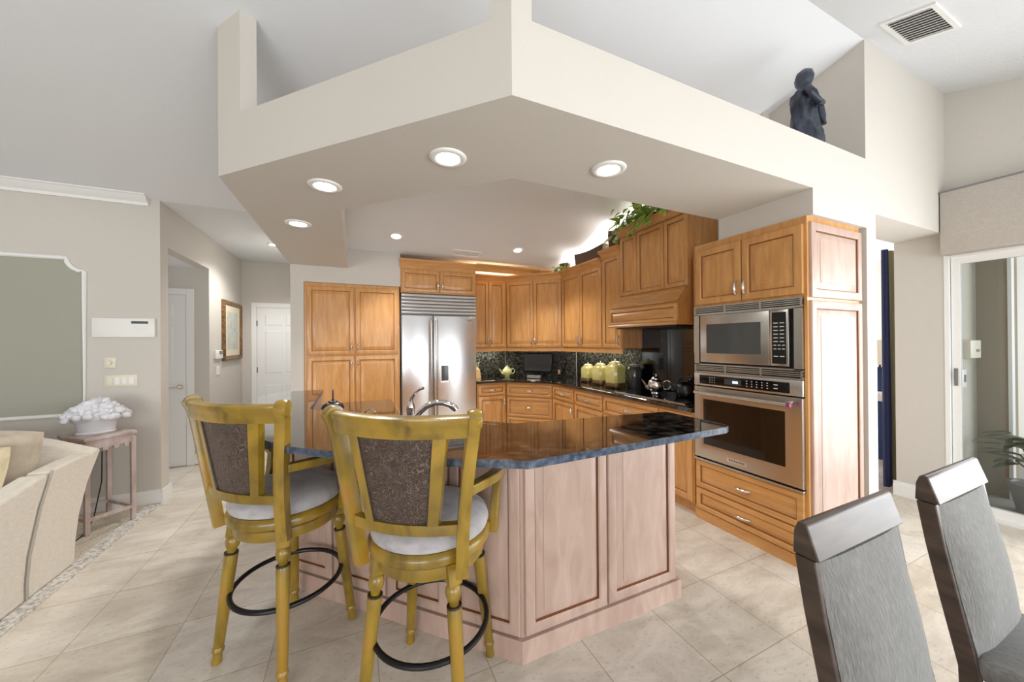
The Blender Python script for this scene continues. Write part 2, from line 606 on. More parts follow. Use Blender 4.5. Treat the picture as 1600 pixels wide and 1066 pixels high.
# ------------------------------------------------------------------ setting: floor, walls, ceiling
struct(MB().prism([(-7, -4.2), (4.86, -4.2), (4.86, 1.47), (9, 1.47), (9, 7.2), (-7, 7.2)], -0.06, 0).build('floor', M['tile'], smooth=0),
       'pale travertine tile floor laid in squares', 'floor')
struct(MB().box(-7, -1.76, -4.1, 4.345, 0.0005, 0.012).build('floor_carpet', M['carpet'], smooth=0), 'beige carpet under the cream sofa', 'carpet')
struct(MB().box(-1.76, -1.66, -4.1, 4.345, 0.0005, 0.010).build('trim_1', M['pebble'], smooth=0), 'speckled strip where carpet meets tile', 'floor trim')

# left wall with the framed sage panel
mb = MB()
mb.box(-7, -1.665, 4.36, 4.51, 0, 2.95)
struct(mb.build('wall_left', M['wall'], smooth=0), 'greige wall behind the sofa', 'wall')
mb = MB()
mb.box(-1.785, -1.665, 5.57, 7.0, 0, 2.86)
mb.box(-1.785, -1.665, 4.51, 5.57, 2.44, 2.86)
struct(mb.build('wall_hall_left', M['wall'], smooth=0), 'left hallway wall with open doorway', 'wall')
struct(MB().box(-1.785, 0.6, 6.95, 7.05, 0, 2.86).build('wall_hall_end', M['wall'], smooth=0), 'wall at the end of the hallway', 'wall')
struct(MB().box(-3.2, -1.785, 5.57, 5.67, 0, 2.44).build('wall_passage', M['wall'], smooth=0), 'wall around the passage door', 'wall')
struct(MB().box(-3.2, -1.785, 4.51, 5.57, 2.44, 2.5).build('ceiling_passage', M['ceil'], smooth=0), 'low ceiling of the side passage', 'ceiling')
# wall that carries the tall pantry cupboards
mb = MB()
mb.box(-0.705, -0.565, 4.95, 5.62, 0, 2.80)
mb.box(-0.565, 0.57, 4.95, 5.62, 2.25, 2.80)
mb.box(-0.565, 0.57, 5.60, 5.70, 0, 2.25)
struct(mb.build('wall_pantry', M['wall'], smooth=0), 'greige wall around the pantry cupboards', 'wall')
struct(MB().box(-0.705, -0.605, 5.62, 6.95, 0, 2.8).build('wall_hall_right', M['wall'], smooth=0), 'right side of the hallway', 'wall')
# kitchen back, corner and right walls
struct(MB().prism([(0.57, 5.58), (2.375, 5.58), (3.25, 4.70), (3.25, 1.87), (3.33, 1.87), (3.38, 4.75), (2.43, 5.70), (0.57, 5.70)], 0, 3.5)
       .build('wall_kitchen', M['wall'], smooth=0), 'kitchen wall behind the cabinets', 'wall')
# ring-shaped dropped soffit
mb = MB()
mb.prism([(3.33, 1.24), (0.566, 1.241), (-0.706, 2.515), (-0.706, 4.95), (-0.08, 4.95), (-0.08, 2.80), (0.853, 1.875), (3.33, 1.875)], 2.453, 2.775)
struct(mb.build('ceiling_soffit', M['wall'], smooth=0), 'angled drop soffit over the island', 'soffit')
mb = MB()
mb.prism([(-0.706, 2.515), (-0.57, 2.379), (-0.50, 2.41), (-0.64, 2.56)], 2.775, 3.36)
mb.prism([(0.566, 1.241), (0.655, 1.241), (0.655, 1.36), (0.53, 1.36), (0.50, 1.307)], 2.775, 3.66)
struct(mb.build('wall_stubs', M['wall'], smooth=0), 'short wall posts above the soffit', 'wall')
mb = MB()
mb.prismx([(1.24, 2.285), (1.87, 2.285), (1.87, 2.453), (1.24, 2.453)], 2.655, 3.30)
mb.box(3.36, 3.47, 1.24, 1.55, 0, 2.40)
mb.box(3.30, 3.36, 1.24, 1.30, 2.285, 2.453)
mb.box(3.335, 3.36, 1.24, 1.55, 0, 2.285)
mb.prismx([(1.24, 2.40), (1.55, 2.40), (1.55, 3.60), (1.24, 3.67)], 3.36, 4.73)
mb.prismx([(1.24, 2.453), (1.87, 2.453), (2.9, 2.775), (2.9, 3.30), (1.24, 3.68)], 3.33, 3.36)
struct(mb.build('wall_oven', M['wall'], smooth=0), 'greige wall beside the oven tower with open passage', 'wall')
mb = MB()
mb.prismx([(1.25, 0), (1.56, 0), (1.56, 3.66), (1.25, 3.66)], 4.72, 4.86)
mb.prismx([(-2.7, 2.24), (1.25, 2.24), (1.25, 3.66), (-2.7, 2.42)], 4.72, 4.86)
mb.prismx([(-4.2, 0), (-2.7, 0), (-2.7, 2.42), (-4.2, 2.0)], 4.72, 4.86)
struct(mb.build('wall_right', M['wall'], smooth=0), 'wall with the sliding glass door', 'wall')
# ceilings
mb = MB()
yb = 5.75
for (x0, x1, y0, y1) in ((-0.7, 4.86, 1.24, 4.96),):
    z0, z1 = ceil_z(y0), ceil_z(y1)
    mb.prismx([(y0, z0), (y1, z1), (y1, z1 + 0.12), (y0, z0 + 0.12)], x0, x1)
mb.prismx([(-4.2, ceil_z(-4.2)), (1.24, 3.63), (1.24, 3.75), (-4.2, ceil_z(-4.2) + 0.12)], -7, 4.86)
mb.prismx([(1.24, 3.63), (4.37, ceil_z(4.37)), (4.37, ceil_z(4.37) + 0.12), (1.24, 3.75)], -7, -0.7)
mb.box(-0.7, 4.86, 4.96, 5.9, ceil_z(4.96), ceil_z(4.96) + 0.12)
struct(mb.build('ceiling', M['ceil'], smooth=0), 'white vaulted ceiling', 'ceiling')
struct(MB().box(-1.8, -0.7, 4.372, 7.06, ceil_z(4.37), 2.98).build('ceiling_hall', M['ceil'], smooth=0), 'flat white hallway ceiling', 'ceiling')

# crown on the left wall, ending in a cove
mb = MB()
prof = [(0.0, 2.805), (-0.018, 2.805), (-0.022, 2.83), (-0.05, 2.85), (-0.072, 2.88), (-0.085, 2.886), (-0.085, 2.903), (0.0, 2.903)]
mb.prismx([(4.36 + a, b - 0.025) for a, b in prof], -7, -1.74)
struct(mb.build('trim_crown', M['trim'], smooth=20), 'white crown moulding over the sofa wall', 'crown moulding')
struct(MB().box(-7.1, -7, -4.2, 4.36, 0, 3.8).build('wall_living', M['wall'], smooth=0), 'far wall of the living room, outside the photo', 'wall')
struct(MB().box(-7.1, 0.2, -4.3, -4.2, 0, 2.4).build('wall_rear', M['wall'], smooth=0), 'rear wall of the living room, outside the photo', 'wall')
# picture-rail frame round the sage panel
px0, px1, pz0, pz1 = -6.4, -2.185, 0.90, 2.235


def panel_outline(i):
    r = 0.11
    a = px1 - i
    pts = [(px0, pz0 + i), (a, pz0 + i), (a, pz1 - i - r)]
    for k in range(1, 8):
        t = R(270 - 90 * k / 8)
        pts.append((a + r * math.cos(t) * 1.0, pz1 - i + r * math.sin(t)))
    pts += [(a - r, pz1 - i), (px0, pz1 - i)]
    return pts


mb = MB()
mb.loops([[(x, 4.3598, z) for x, z in panel_outline(0)], [(x, 4.357, z) for x, z in panel_outline(0)]])
struct(mb.build('wall_panel', M['sage'], smooth=0), 'sage painted panel inside white moulding', 'wall panel')
mb = MB()
pa = panel_outline(-0.016)
prof = [(-0.017, 0), (-0.017, 0.010), (-0.008, 0.018), (0.006, 0.018), (0.016, 0.010), (0.016, 0)]
mb.sweep([(x, 4.358, z) for x, z in pa], [(a, b) for a, b in prof], upv=(0, -1, 0), closed=True)
struct(mb.build('trim_panel', M['trim'], smooth=30), 'white moulding with scooped corners on the sofa wall', 'moulding')


def baseboard(name, path, label, h=0.13):
    mb = MB()
    prof = [(0, 0), (0.018, 0), (0.018, h - 0.03), (0.010, h - 0.012), (0.004, h), (0, h)]
    mb.sweep([(x, y, 0.0) for x, y in path], prof)
    struct(mb.build(name, M['trim'], smooth=0), label, 'baseboard')


def base_run(name, segs, label, h=0.135):
    mb = MB()
    for x0, x1, y0, y1 in segs:
        mb.box(x0, x1, y0, y1, 0.0125 if x1 < -1.66 else 0.0, h - 0.03)
        cx = 0.006
        mb.box(x0 + (cx if x1 - x0 < 0.03 else 0), x1, y0 + (cx if y1 - y0 < 0.03 else 0), y1, h - 0.03, h)
    struct(mb.build(name, M['trim'], smooth=0), label, 'baseboard')


base_run('baseboard_left', [(-7, -1.665, 4.342, 4.36), (-1.665, -1.647, 4.342, 4.51), (-1.785, -1.647, 4.51, 4.528)], 'white baseboard behind the side table')
base_run('baseboard_hall', [(-1.665, -1.647, 5.57, 6.95), (-1.81, -1.665, 5.552, 5.57)], 'white baseboard along the hallway')
base_run('baseboard_right', [(4.702, 4.72, 1.26, 1.578)], 'white baseboard on the pier beside the slider')


# doors
def six_panel(mb, x0, x1, z0, z1, y):
    t = 0.012
    mb.box(x0, x1, y - t, y, z0, z1)
    w = x1 - x0
    cols = [(x0 + 0.115 * w / 0.76 * 1.0, x0 + w * 0.46), (x0 + w * 0.54, x1 - 0.115 * w / 0.76)]
    H = z1 - z0
    rows = [(z0 + 0.12 * H, z0 + 0.385 * H), (z0 + 0.48 * H, z0 + 0.815 * H), (z0 + 0.86 * H, z0 + 0.945 * H)]
    for a, b in cols:
        for c, d in rows:
            seq = [(0, -t), (0.008, -t + 0.009), (0.02, -t + 0.009), (0.045, -t - 0.001), (0.05, -t - 0.001)]
            lp = [[(a + i, y + q, c + i), (b - i, y + q, c + i), (b - i, y + q, d - i), (a + i, y + q, d - i)] for i, q in seq]
            mb.loops([[(a - 0.004, y - t - 0.0005, c - 0.004), (b + 0.004, y - t - 0.0005, c - 0.004), (b + 0.004, y - t - 0.0005, d + 0.004), (a - 0.004, y - t - 0.0005, d + 0.004)],
                      [(a + 0.012, y - t - 0.006, c + 0.012), (b - 0.012, y - t - 0.006, c + 0.012), (b - 0.012, y - t - 0.006, d - 0.012), (a + 0.012, y - t - 0.006, d - 0.012)]], cap0=False)


def casing(mb, x0, x1, z1, y, w=0.075):
    mb.box(x0 - w, x0, y - 0.02, y, 0, z1 + w)
    mb.box(x1, x1 + w, y - 0.02, y, 0, z1 + w)
    mb.box(x0, x1, y - 0.02, y, z1, z1 + w)


def door_set(n, x0, x1, z1, y, hinge_x, handle_x, label):
    root = struct(MB_frame := thing('door_%d' % n, label, 'door', (0, y, 0)))
    mb = MB()
    casing(mb, x0, x1, z1, 0)
    mb.build('casing', M['trim'], root, smooth=0, bevel=0.004)
    mb = MB()
    six_panel(mb, x0 + 0.004, x1 - 0.004, 0.012, z1 - 0.004, -0.002)
    mb.build('door_leaf', M['doorw'], root, smooth=0)
    if hinge_x is not None:
        for hz in (0.25, 1.02, 1.78):
            MB().box(hinge_x - 0.008, hinge_x + 0.008, -0.026, -0.010, hz, hz + 0.09).build('hinge', M['grey'], root, smooth=0)
    if handle_x is not None:
        mb = MB()
        mb.rod((handle_x, -0.0142, 0.975), (handle_x, -0.03, 0.975), [(0.032, 0), (0.030, 1)], 20)
        mb.tube([(handle_x, -0.03, 0.975), (handle_x, -0.06, 0.975), (handle_x - 0.02, -0.065, 0.977), (handle_x - 0.07, -0.066, 0.972), (handle_x - 0.12, -0.062, 0.965)], 0.009, 10)
        mb.build('lever_handle', M['nickel'], root)
    return root


door_set(1, -2.66, -1.885, 2.10, 5.57, None, -1.945, 'white panel door with satin lever in the side passage')
door_set(2, -1.46, -0.70, 2.09, 6.95, -1.455, None, 'white panel door at the end of the hallway')

# sliding glass door on the right (runs along Y at x = 4.75)
root = struct(thing('door_3', 'sliding glass door to the patio', 'sliding door', (4.72, 0, 0)))
mb = MB()
mb.box(-0.004, 0.10, 1.222, 1.25, 0, 2.24)
mb.box(0.0, 0.10, -2.7, 1.222, 2.19, 2.24)
mb.box(0.0, 0.12, -2.7, 1.222, 0.0, 0.03)
mb.box(0.0, 0.10, -2.7, -2.65, 0.03, 2.19)
mb.build('jamb', M['trim'], root, smooth=0)
mb = MB()
for a, b in ((1.170, 1.218), (-0.85, -0.78)):
    mb.box(0.03, 0.07, a, b, 0.03, 2.19)
mb.box(0.03, 0.07, -0.78, 1.17, 0.03, 0.10)
mb.box(0.03, 0.07, -0.78, 1.17, 2.13, 2.19)
mb.box(0.03, 0.07, -2.65, -2.58, 0.03, 2.19)
mb.box(0.03, 0.07, -2.58, -0.85, 0.03, 0.10)
mb.box(0.03, 0.07, -2.58, -0.85, 2.13, 2.19)
mb.build('sash', M['trim'], root, smooth=0)
mb = MB()
mb.box(0.047, 0.053, -0.78, 1.17, 0.10, 2.13)
mb.box(0.047, 0.053, -2.58, -0.85, 0.10, 2.13)
mb.build('glass_pane', M['glass'], root, smooth=0)
mb = MB()
mb.box(0.022, 0.03, 1.182, 1.206, 1.08, 1.23, 0.004)
mb.box(0.014, 0.022, 1.187, 1.200, 1.14, 1.21, 0.003)
mb.build('latch', M['grey'], root, smooth=0)

# valance over the slider
root = thing('valance', 'upholstered linen cornice box above the sliding glass door', 'valance', (4.715, 1.235, 2.205))
MB().box(-0.135, 0, -3.6, 0, 0, 0.535, 0.012).build('cornice_box', M['valance'], root, smooth=40)
MB().box(-0.139, 0, -3.6, -0.001, 0.525, 0.537).build('piping', M['grey'], root, smooth=0)

# ------------------------------------------------------------------ beyond the passage and the glass
mb = MB()
mb.box(8.6, 8.7, 1.56, 6.0, 0, 2.9)
mb.box(4.86, 8.6, 1.46, 1.56, 0, 2.9)
mb.box(3.4, 8.6, 6.0, 6.1, 0, 2.9)
struct(mb.build('wall_far_room', M['wall'], smooth=0), 'walls of the room beyond the passage', 'wall')
struct(MB().box(3.38, 8.7, 1.56, 6.1, 2.9, 3.0).build('ceiling_far_room', M['ceil'], smooth=0), 'ceiling of the room beyond', 'ceiling')
area('fill_far_room', (7.2, 5.6, 1.7), (-0.2, -1, -0.1), 2.4, 1.8, 110, (0.97, 0.98, 1))  # added fill that brightens the far room; no window is modelled there

root = thing('curtain', 'navy floor-length curtain lined in olive beyond the passage', 'curtain', (4.80, 1.64, 0))
mb = MB()
pts = []
N = 22
for k in range(N + 1):
    t = k / N
    pts.append((t * 0.10 - 0.02, 0.02 * math.sin(t * 22) + 0.02))
for z0, z1, s0, s1 in ((0.02, 2.38, 1.0, 0.55),):
    rows = []
    for j in range(13):
        f = j / 12
        z = z0 + (z1 - z0) * f
        s = 1.0 - 0.55 * max(0, (f - 0.35) / 0.65)
        rows.append([(0.02 + x * s, y, z) for x, y in pts] + [(0.02 + x * s, y + 0.006, z) for x, y in reversed(pts)])
    mb.loops(rows)
mb.build('panel', M['navy'], root, smooth=60)
mb = MB()
mb.box(0.118, 0.24, 0.0, 0.05, 0.02, 2.38, 0.01)
mb.build('lining', M['olive'], root, smooth=40)

root = thing('upholstered_chair', 'wooden armchair with pink seat glimpsed past the navy curtain', 'chair', (5.0, 2.07, 0), R(20))
for x in (-0.23, 0.23):
    MB().tube([(x, 0.22, 0.0), (x, 0.19, 0.2), (x, 0.21, 0.42)], 0.022, 8).build('leg', M['orangewood'], root)
    MB().tube([(x, -0.22, 0.0), (x, -0.18, 0.2), (x, -0.20, 0.42)], 0.022, 8).build('leg', M['orangewood'], root)
    MB().tube([(x, -0.20, 0.42), (x * 1.12, -0.21, 0.52), (x * 1.15, -0.14, 0.60), (x * 1.12, 0.05, 0.635), (x, 0.22, 0.66)], 0.024, 8).build('arm', M['orangewood'], root)
MB().box(-0.25, 0.25, -0.24, 0.24, 0.42, 0.52, 0.03).build('seat', M['pink'], root)
MB().tube(arc((0, 0.24, 0.72), 0.23, -60, 240, 18, 'xz'), 0.035, 8, upv=(0, 1, 0)).build('back_frame', M['orangewood'], root)
MB().ball((0, 0.24, 0.72), 0.21, 0.03, 0.21).build('back_pad', M['pink'], root)
root = thing('writing_desk', 'white topped desk with blue front in the room beyond the passage', 'desk', (6.25, 2.55, 0), 0)
MB().box(-0.35, 0.35, -0.6, 0.6, 0.72, 0.82, 0.01).build('top', M['white'], root)
MB().box(-0.33, 0.33, -0.58, 0.58, 0, 0.72).build('body', M['bluefab'], root)
root = thing('table_lamp', 'table lamp with blue base and cream cone shade on the white desk', 'lamp', (6.2, 2.19, 0.82))
MB().lathe([(0.09, 0), (0.10, 0.02), (0.09, 0.06), (0.12, 0.16), (0.08, 0.27), (0.012, 0.31), (0.012, 0.36)], 16).build('base', M['bluefab'], root)
MB().lathe([(0.25, 0.35), (0.10, 0.66)], 24, cap=False).build('lamp_shade', M['lampshade'], root)
# patio
struct(MB().box(4.86, 22, -8, 1.46, -0.10, -0.04).build('floor_patio', M['patio'], smooth=0), 'grey patio floor outside', 'patio')
struct(MB().box(4.86, 5.95, 1.30, 1.46, -0.04, 2.95).build('wall_patio', M['stucco'], smooth=0), 'stucco wall outside the slider', 'wall')
struct(MB().box(5.69, 5.95, 1.108, 1.30, -0.04, 2.95).build('wall_patio_return', M['stuccotan'], smooth=0), 'tan stucco return wall outside', 'wall')
struct(MB().box(5.66, 5.74, 1.085, 1.108, -0.04, 2.95).build('trim_patio', M['trim'], smooth=0), 'white post at the end of the stucco wall', 'post')
struct(MB().box(4.86, 8.5, -8, 1.46, 2.95, 3.05).build('ceiling_patio', M['ceil'], smooth=0), 'covered patio ceiling', 'ceiling')
area('patio_daylight', (8.2, -3.0, 1.7), (-0.55, 1, 0), 3.0, 2.6, 80, (0.96, 0.98, 1.0))
area('garden_daylight', (9.0, -2.0, 5.0), (0.5, 0.7, -0.7), 4.0, 4.0, 150, (1.0, 0.98, 0.94))
root = thing('control_box', 'cream control box on the stucco wall outside', 'control box', (5.38, 1.30, 1.30))
MB().box(-0.13, 0.13, -0.07, 0, 0, 0.17, 0.008).build('housing', M['almond'], root)
MB().box(0.0, 0.09, -0.0715, -0.07, 0.06, 0.085).build('display', M['grey'], root, smooth=0)
root = thing('outdoor_switch', 'small switch plate below the cream control box', 'switch', (5.33, 1.30, 1.02))
MB().box(-0.05, 0.05, -0.012, 0, 0, 0.17, 0.004).build('plate', M['white'], root)
MB().box(-0.015, 0.015, -0.018, -0.012, 0.05, 0.12).build('toggle', M['grey'], root, smooth=0)
root = thing('neighbour_house', 'white sided house with blue shutter window across the garden', 'house', (12.0, 2.2, -0.05))
mb = MB()
mb.box(0, 3, -3, 3, 0, 3.0)
for k in range(16):
    mb.box(-0.02, 0, -3, 3, 0.2 + k * 0.17, 0.2 + k * 0.17 + 0.15)
mb.build('wall', M['siding'], root, smooth=0)
MB().box(-0.06, -0.02, -0.55, 0.45, 1.0, 1.88).build('window', M['bluegrey'], root, smooth=0)
mb = MB()
mb.prismy([(-0.6, 3.0), (3.6, 3.0), (1.5, 4.2)], -3.4, 3.4)
mb.build('roof', M['stuccotan'], root, smooth=0)


def shrub(name, label, loc, n, spread, h, L, m, cat='plant', pot=None):
    root = thing(name, label, cat, loc)
    base = 0
    if pot:
        MB().lathe([(pot * 0.7, 0), (pot, pot * 1.5), (pot * 1.06, pot * 1.6), (pot * 0.9, pot * 1.6), (pot * 0.85, pot * 1.5)], 20).build('pot', M['grey'], root)
        base = pot * 1.5
    st, lf = MB(), MB()
    r2 = random.Random(name + label)
    for k in range(n):
        a = r2.uniform(0, 6.28)
        q = r2.uniform(0.15, 1) * spread
        z = base + h * r2.uniform(0.35, 1.0) * (1 - 0.35 * q / max(spread, 1e-3))
        tip = Vector((q * math.cos(a), q * math.sin(a), z))
        if k % 2 == 0:
            st.tube([(0.02 * math.cos(a), 0.02 * math.sin(a), base - 0.05 if pot else 0), (tip.x * 0.5, tip.y * 0.5, base + (z - base) * 0.7), tuple(tip)], 0.006, 5)
        lf.leaf(tip, (math.cos(a), math.sin(a), r2.uniform(-0.3, 0.5)), (0, 0, 1), L * r2.uniform(0.7, 1.2), L * 0.42)
    st.build('stems', M['stem'], root)
    lf.build('foliage', m, root, smooth=60)
    return root


shrub('potted_plant', 'broad-leaved potted plant just outside the sliding glass', (5.36, 0.90, -0.04), 30, 0.20, 0.60, 0.24, M['leafdark'], pot=0.16)
shrub('garden_shrub', 'sunlit green shrub below the white sided house', (10.4, 1.85, -0.04), 180, 0.6, 1.35, 0.26, M['leaf'])
shrub('garden_shrub', 'darker shrub at the right of the sunlit one', (10.3, 0.15, -0.04), 160, 0.5, 1.15, 0.26, M['leafdark'])


# ------------------------------------------------------------------ cabinet kit (local x along the front, y into depth)
def pull(parent, x, z, vertical=True, y=-0.02, L=0.112, name='handle'):
    mb = MB()
    n = 10
    path, sc = [], []
    for k in range(n + 1):
        t = -1 + 2 * k / n
        d = 0.028 * (1 - abs(t) ** 2.6)
        p = (x, y - d - 0.001, z + t * L / 2) if vertical else (x + t * L / 2, y - d - 0.001, z)
        path.append(p)
        sc.append(0.55 + 0.75 * (1 - t * t))
    mb.tube(path, 0.0092, 10, upv=(0, -1, 0), scales=sc)
    e = L / 2
    for t in (-1, 1):
        c = (x, y, z + t * e) if vertical else (x + t * e, y, z)
        mb.rod((c[0], y, c[2]), (c[0], y - 0.006, c[2]), [(0.0075, 0), (0.006, 1)], 10)
    return mb.build(name, M['nickel'], parent)


def door(root, x0, x1, z0, z1, handle=None, m='maple', t=0.02, f=0.055, y=0.0):
    d = MB().panel(x0, x1, z0, z1, y, t, f).build('door', M[m], root, smooth=25)
    if handle:
        hx = x1 - 0.028 if handle[0] == 'r' else x0 + 0.028
        hz = z0 + 0.095 if handle[1] == 'b' else (z1 - 0.095 if handle[1] == 't' else (z0 + z1) / 2)
        pull(d, hx, hz, True, y - t)
    return d


def drawer(root, x0, x1, z0, z1, m='mapleh', t=0.02, f=0.045, knob=True, y=0.0):
    d = MB().panel(x0, x1, z0, z1, y, t, f).build('drawer', M[m], root, smooth=25)
    if knob:
        pull(d, (x0 + x1) / 2, (z0 + z1) / 2, False, y - t)
    return d


CROWN = [(0.02, 0.0), (-0.012, 0.0), (-0.018, 0.012), (-0.024, 0.03), (-0.05, 0.062), (-0.07, 0.075), (-0.078, 0.08), (-0.078, 0.105), (0.02, 0.105)]


def crown(root, x0, x1, z, h=0.105, k=1.0, m='mapleh', y=0.0):
    mb = MB()
    mb.prismx([(y + a * k, z + b * h / 0.105) for a, b in CROWN], x0, x1)
    return mb.build('crown', M[m], root, smooth=30)


# --- tall pantry cupboards, left of the fridge
root = thing('pantry_cabinet', 'tall built-in maple pantry cupboard left of the steel refrigerator', 'cabinet', (-0.563, 4.95, 0))
w = 1.118
MB().box(0.002, w, 0.0, 0.62, 0.0, 2.245).build('body', M['maple'], root, smooth=0)
door(root, 0.03, 0.556, 1.345, 2.205, 'rb', 'maple')
door(root, 0.575, 1.10, 1.345, 2.205, 'lb', 'maple')
door(root, 0.03, 0.556, 0.12, 1.325, 'rt', 'maple')
door(root, 0.575, 1.10, 0.12, 1.325, 'lt', 'maple')
MB().box(0.02, w - 0.02, -0.003, 0.0, 0.0, 0.10).build('toe_board', M['maple'], root, smooth=0)

# --- refrigerator
root = thing('refrigerator', 'tall stainless side-by-side refrigerator with louvred top grille', 'refrigerator', (0.572, 4.95, 0))
MB().box(0.003, 1.062, 0.02, 0.62, 0.0, 2.17).build('body', M['grey'], root, smooth=0)
MB().box(0.01, 0.430, -0.03, 0.02, 0.10, 1.865, 0.006).build('freezer_door', M['fridge'], root, smooth=40)
fd = MB().box(0.440, 1.056, -0.03, 0.02, 0.10, 1.865, 0.006).build('fridge_door', M['fridge'], root, smooth=40)
fz = [c for c in root.children if c.name.startswith('freezer_door')][0]
for x, d in ((0.398, fz), (0.472, fd)):
    mb = MB()
    mb.tube([(x, -0.03, 0.16), (x, -0.075, 0.18), (x, -0.08, 0.3), (x, -0.08, 1.70), (x, -0.075, 1.80), (x, -0.03, 1.82)], 0.013, 10, upv=(1, 0, 0))
    mb.build('handle', M['steel'], d)
mb = MB()
mb.box(0.475 + 0.05, 0.655, -0.036, -0.030, 0.92, 1.22, 0.002)
dp = mb.build('dispenser', M['steel'], fd, smooth=0)
MB().box(0.54, 0.64, -0.0375, -0.036, 0.95, 1.16).build('dispenser_recess', M['mwglass'], fd, smooth=0)
MB().box(0.925, 1.01, -0.032, -0.030, 1.795, 1.812).build('badge', M['grey'], fd, smooth=0)
mb = MB()
mb.box(0.005, 1.06, 0.0, 0.03, 1.875, 2.165)
mb.build('grille_backing', M['grey'], root, smooth=0)
mb = MB()
for k in range(6):
    z = 1.884 + k * 0.047
    mb.prismx([(-0.002, z), (-0.028, z + 0.008), (-0.034, z + 0.020), (-0.030, z + 0.034), (-0.002, z + 0.040)], 0.008, 1.057)
mb.build('grille', M['fridge'], root, smooth=40)
MB().box(0.02, 1.05, 0.01, 0.02, 0.0, 0.09).build('kick_plate', M['grey'], root, smooth=0)

# --- cabinet over the fridge with its long crown
root = thing('fridge_cabinet', 'short maple cupboard with two doors above the refrigerator', 'cabinet', (0.572, 4.95, 2.175))
MB().box(0, 1.065, 0.0, 0.62, 0, 0.36).build('body', M['maple'], root, smooth=0)
door(root, 0.012, 0.527, 0.018, 0.315, 'rb', 'maple', f=0.048)
door(root, 0.537, 1.053, 0.018, 0.315, 'lb', 'maple', f=0.048)
crown(root, -0.01, 1.065, 0.335, 0.12)
root = thing('crown_beam', 'maple crown moulding beam running from the refrigerator top over the corner', 'moulding', (1.638, 4.95, 2.545))
mb = MB()
mb.prismx([(a, b * 0.10 / 0.105) for a, b in CROWN], 0, 1.28)
mb.build('beam', M['mapleh'], root, smooth=30)

# --- upper cabinets
UZ = 1.335


def upper(label, loc, rz, w, depth, doors, ztop, zc, rail=True, prism=None, cr=True, name='upper_cabinet', zb=1.40, hs=None):
    root = thing(name, label, 'cabinet', loc, rz)
    mb = MB()
    if prism:
        mb.prism(prism, zb, ztop + 0.02)
    else:
        mb.box(0, w, 0, depth, zb, ztop + 0.02)
    mb.build('body', M['maple'], root, smooth=0)
    for i, (a, b) in enumerate(doors):
        door(root, a, b, zb + 0.006, ztop, hs[i] if hs else ('rb' if i % 2 == 0 else 'lb'))
    if rail:
        mb = MB()
        mb.box(0, w, -0.004, 0.02, zb - 0.062, zb)
        mb.build('light_rail', M['mapleh'], root, smooth=0)
    if cr:
        crown(root, 0, w, ztop + 0.0, zc - ztop)
    return root


upper('maple wall cupboard with two doors directly right of the refrigerator', (1.640, 5.27, 0), 0, 0.625, 0.308, [(0.02, 0.315), (0.322, 0.60)], 2.455, 2.56)
wd = math.hypot(0.655, 0.655)
upper('angled maple wall cupboard with two doors across the kitchen corner', (2.27, 5.27, 0), R(-45), wd, 0.3, [(0.012, wd / 2 - 0.003), (wd / 2 + 0.003, wd - 0.012)], 2.455, 2.56,
      prism=[(0.004, 0), (wd - 0.004, 0), (wd + 0.205, 0.212), (1.09, 0.28), (-0.14, 0.28), (-0.208, 0.212)])
upper('maple wall cupboard with two doors above the three canisters', (2.925, 4.612, 0), R(-90), 0.965, 0.322, [(0.018, 0.478), (0.486, 0.95)], 2.465, 2.565)
upper('tall narrow maple wall cupboard with one door left of the range hood', (2.925, 3.645, 0), R(-90), 0.36, 0.322, [(0.012, 0.35)], 2.54, 2.64, zb=1.40)
# hood cabinet and hood
root = thing('hood_cabinet', 'raised maple cupboard with three doors above the range hood', 'cabinet', (2.86, 3.23, 0), R(-90))
MB().box(0.0, 0.93, 0.0, 0.388, 1.995, 2.72).build('body', M['maple'], root, smooth=0)
for a, b in ((0.008, 0.265), (0.272, 0.635), (0.642, 0.922)):
    door(root, a, b, 2.01, 2.685, None, f=0.045)
crown(root, -0.02, 0.95, 2.70, 0.085, 0.9)
root = thing('range_hood', 'maple range hood with sloped canopy and panelled apron over the cooktop', 'range hood', (2.86, 3.23, 0), R(-90))
mb = MB()
mb.prismx([(0.388, 1.662), (0.388, 1.993), (0.0, 1.993), (-0.03, 1.985), (-0.155, 1.845), (-0.165, 1.83), (-0.165, 1.662)], 0.0, 0.93)
mb.build('canopy', M['maple'], root, smooth=0)
mb = MB()
mb.panel(0.005, 0.925, 1.67, 1.835, -0.165, 0.016, 0.035)
mb.build('apron_panel', M['mapleh'], root, smooth=25)
mb = MB()
# framed panel lying on the slope of the canopy
o0, o1 = Vector((0, -0.158, 1.849)), Vector((0, -0.034, 1.983))
nv = Vector((0, -(o1.z - o0.z), (o1.y - o0.y))).normalized()
nv = Vector((0, -abs(nv.y), abs(nv.z)))


def sl(x, t, h):
    p = o0.lerp(o1, t) + nv * h
    return (x, p.y, p.z)


seq = [(0.0, 0.0, 0.0), (0.0, 0.0, 0.012), (0.035, 0.16, 0.012), (0.042, 0.2, 0.004), (0.06, 0.3, 0.006)]
mb.loops([[sl(0.01 + i, k + 0.02, h), sl(0.92 - i, k + 0.02, h), sl(0.92 - i, 0.98 - k, h), sl(0.01 + i, 0.98 - k, h)] for i, k, h in seq])
mb.build('slope_panel', M['mapleh'], root, smooth=25)
mb = MB()
mb.prismx([(-0.182, 1.640), (-0.188, 1.655), (-0.182, 1.668), (0.388, 1.668), (0.388, 1.640)], -0.004, 0.934)
mb.build('lower_rim', M['mapleh'], root, smooth=30)
MB().box(0.06, 0.87, -0.12, 0.33, 1.625, 1.640).build('filter_plate', M['black'], root, smooth=0)
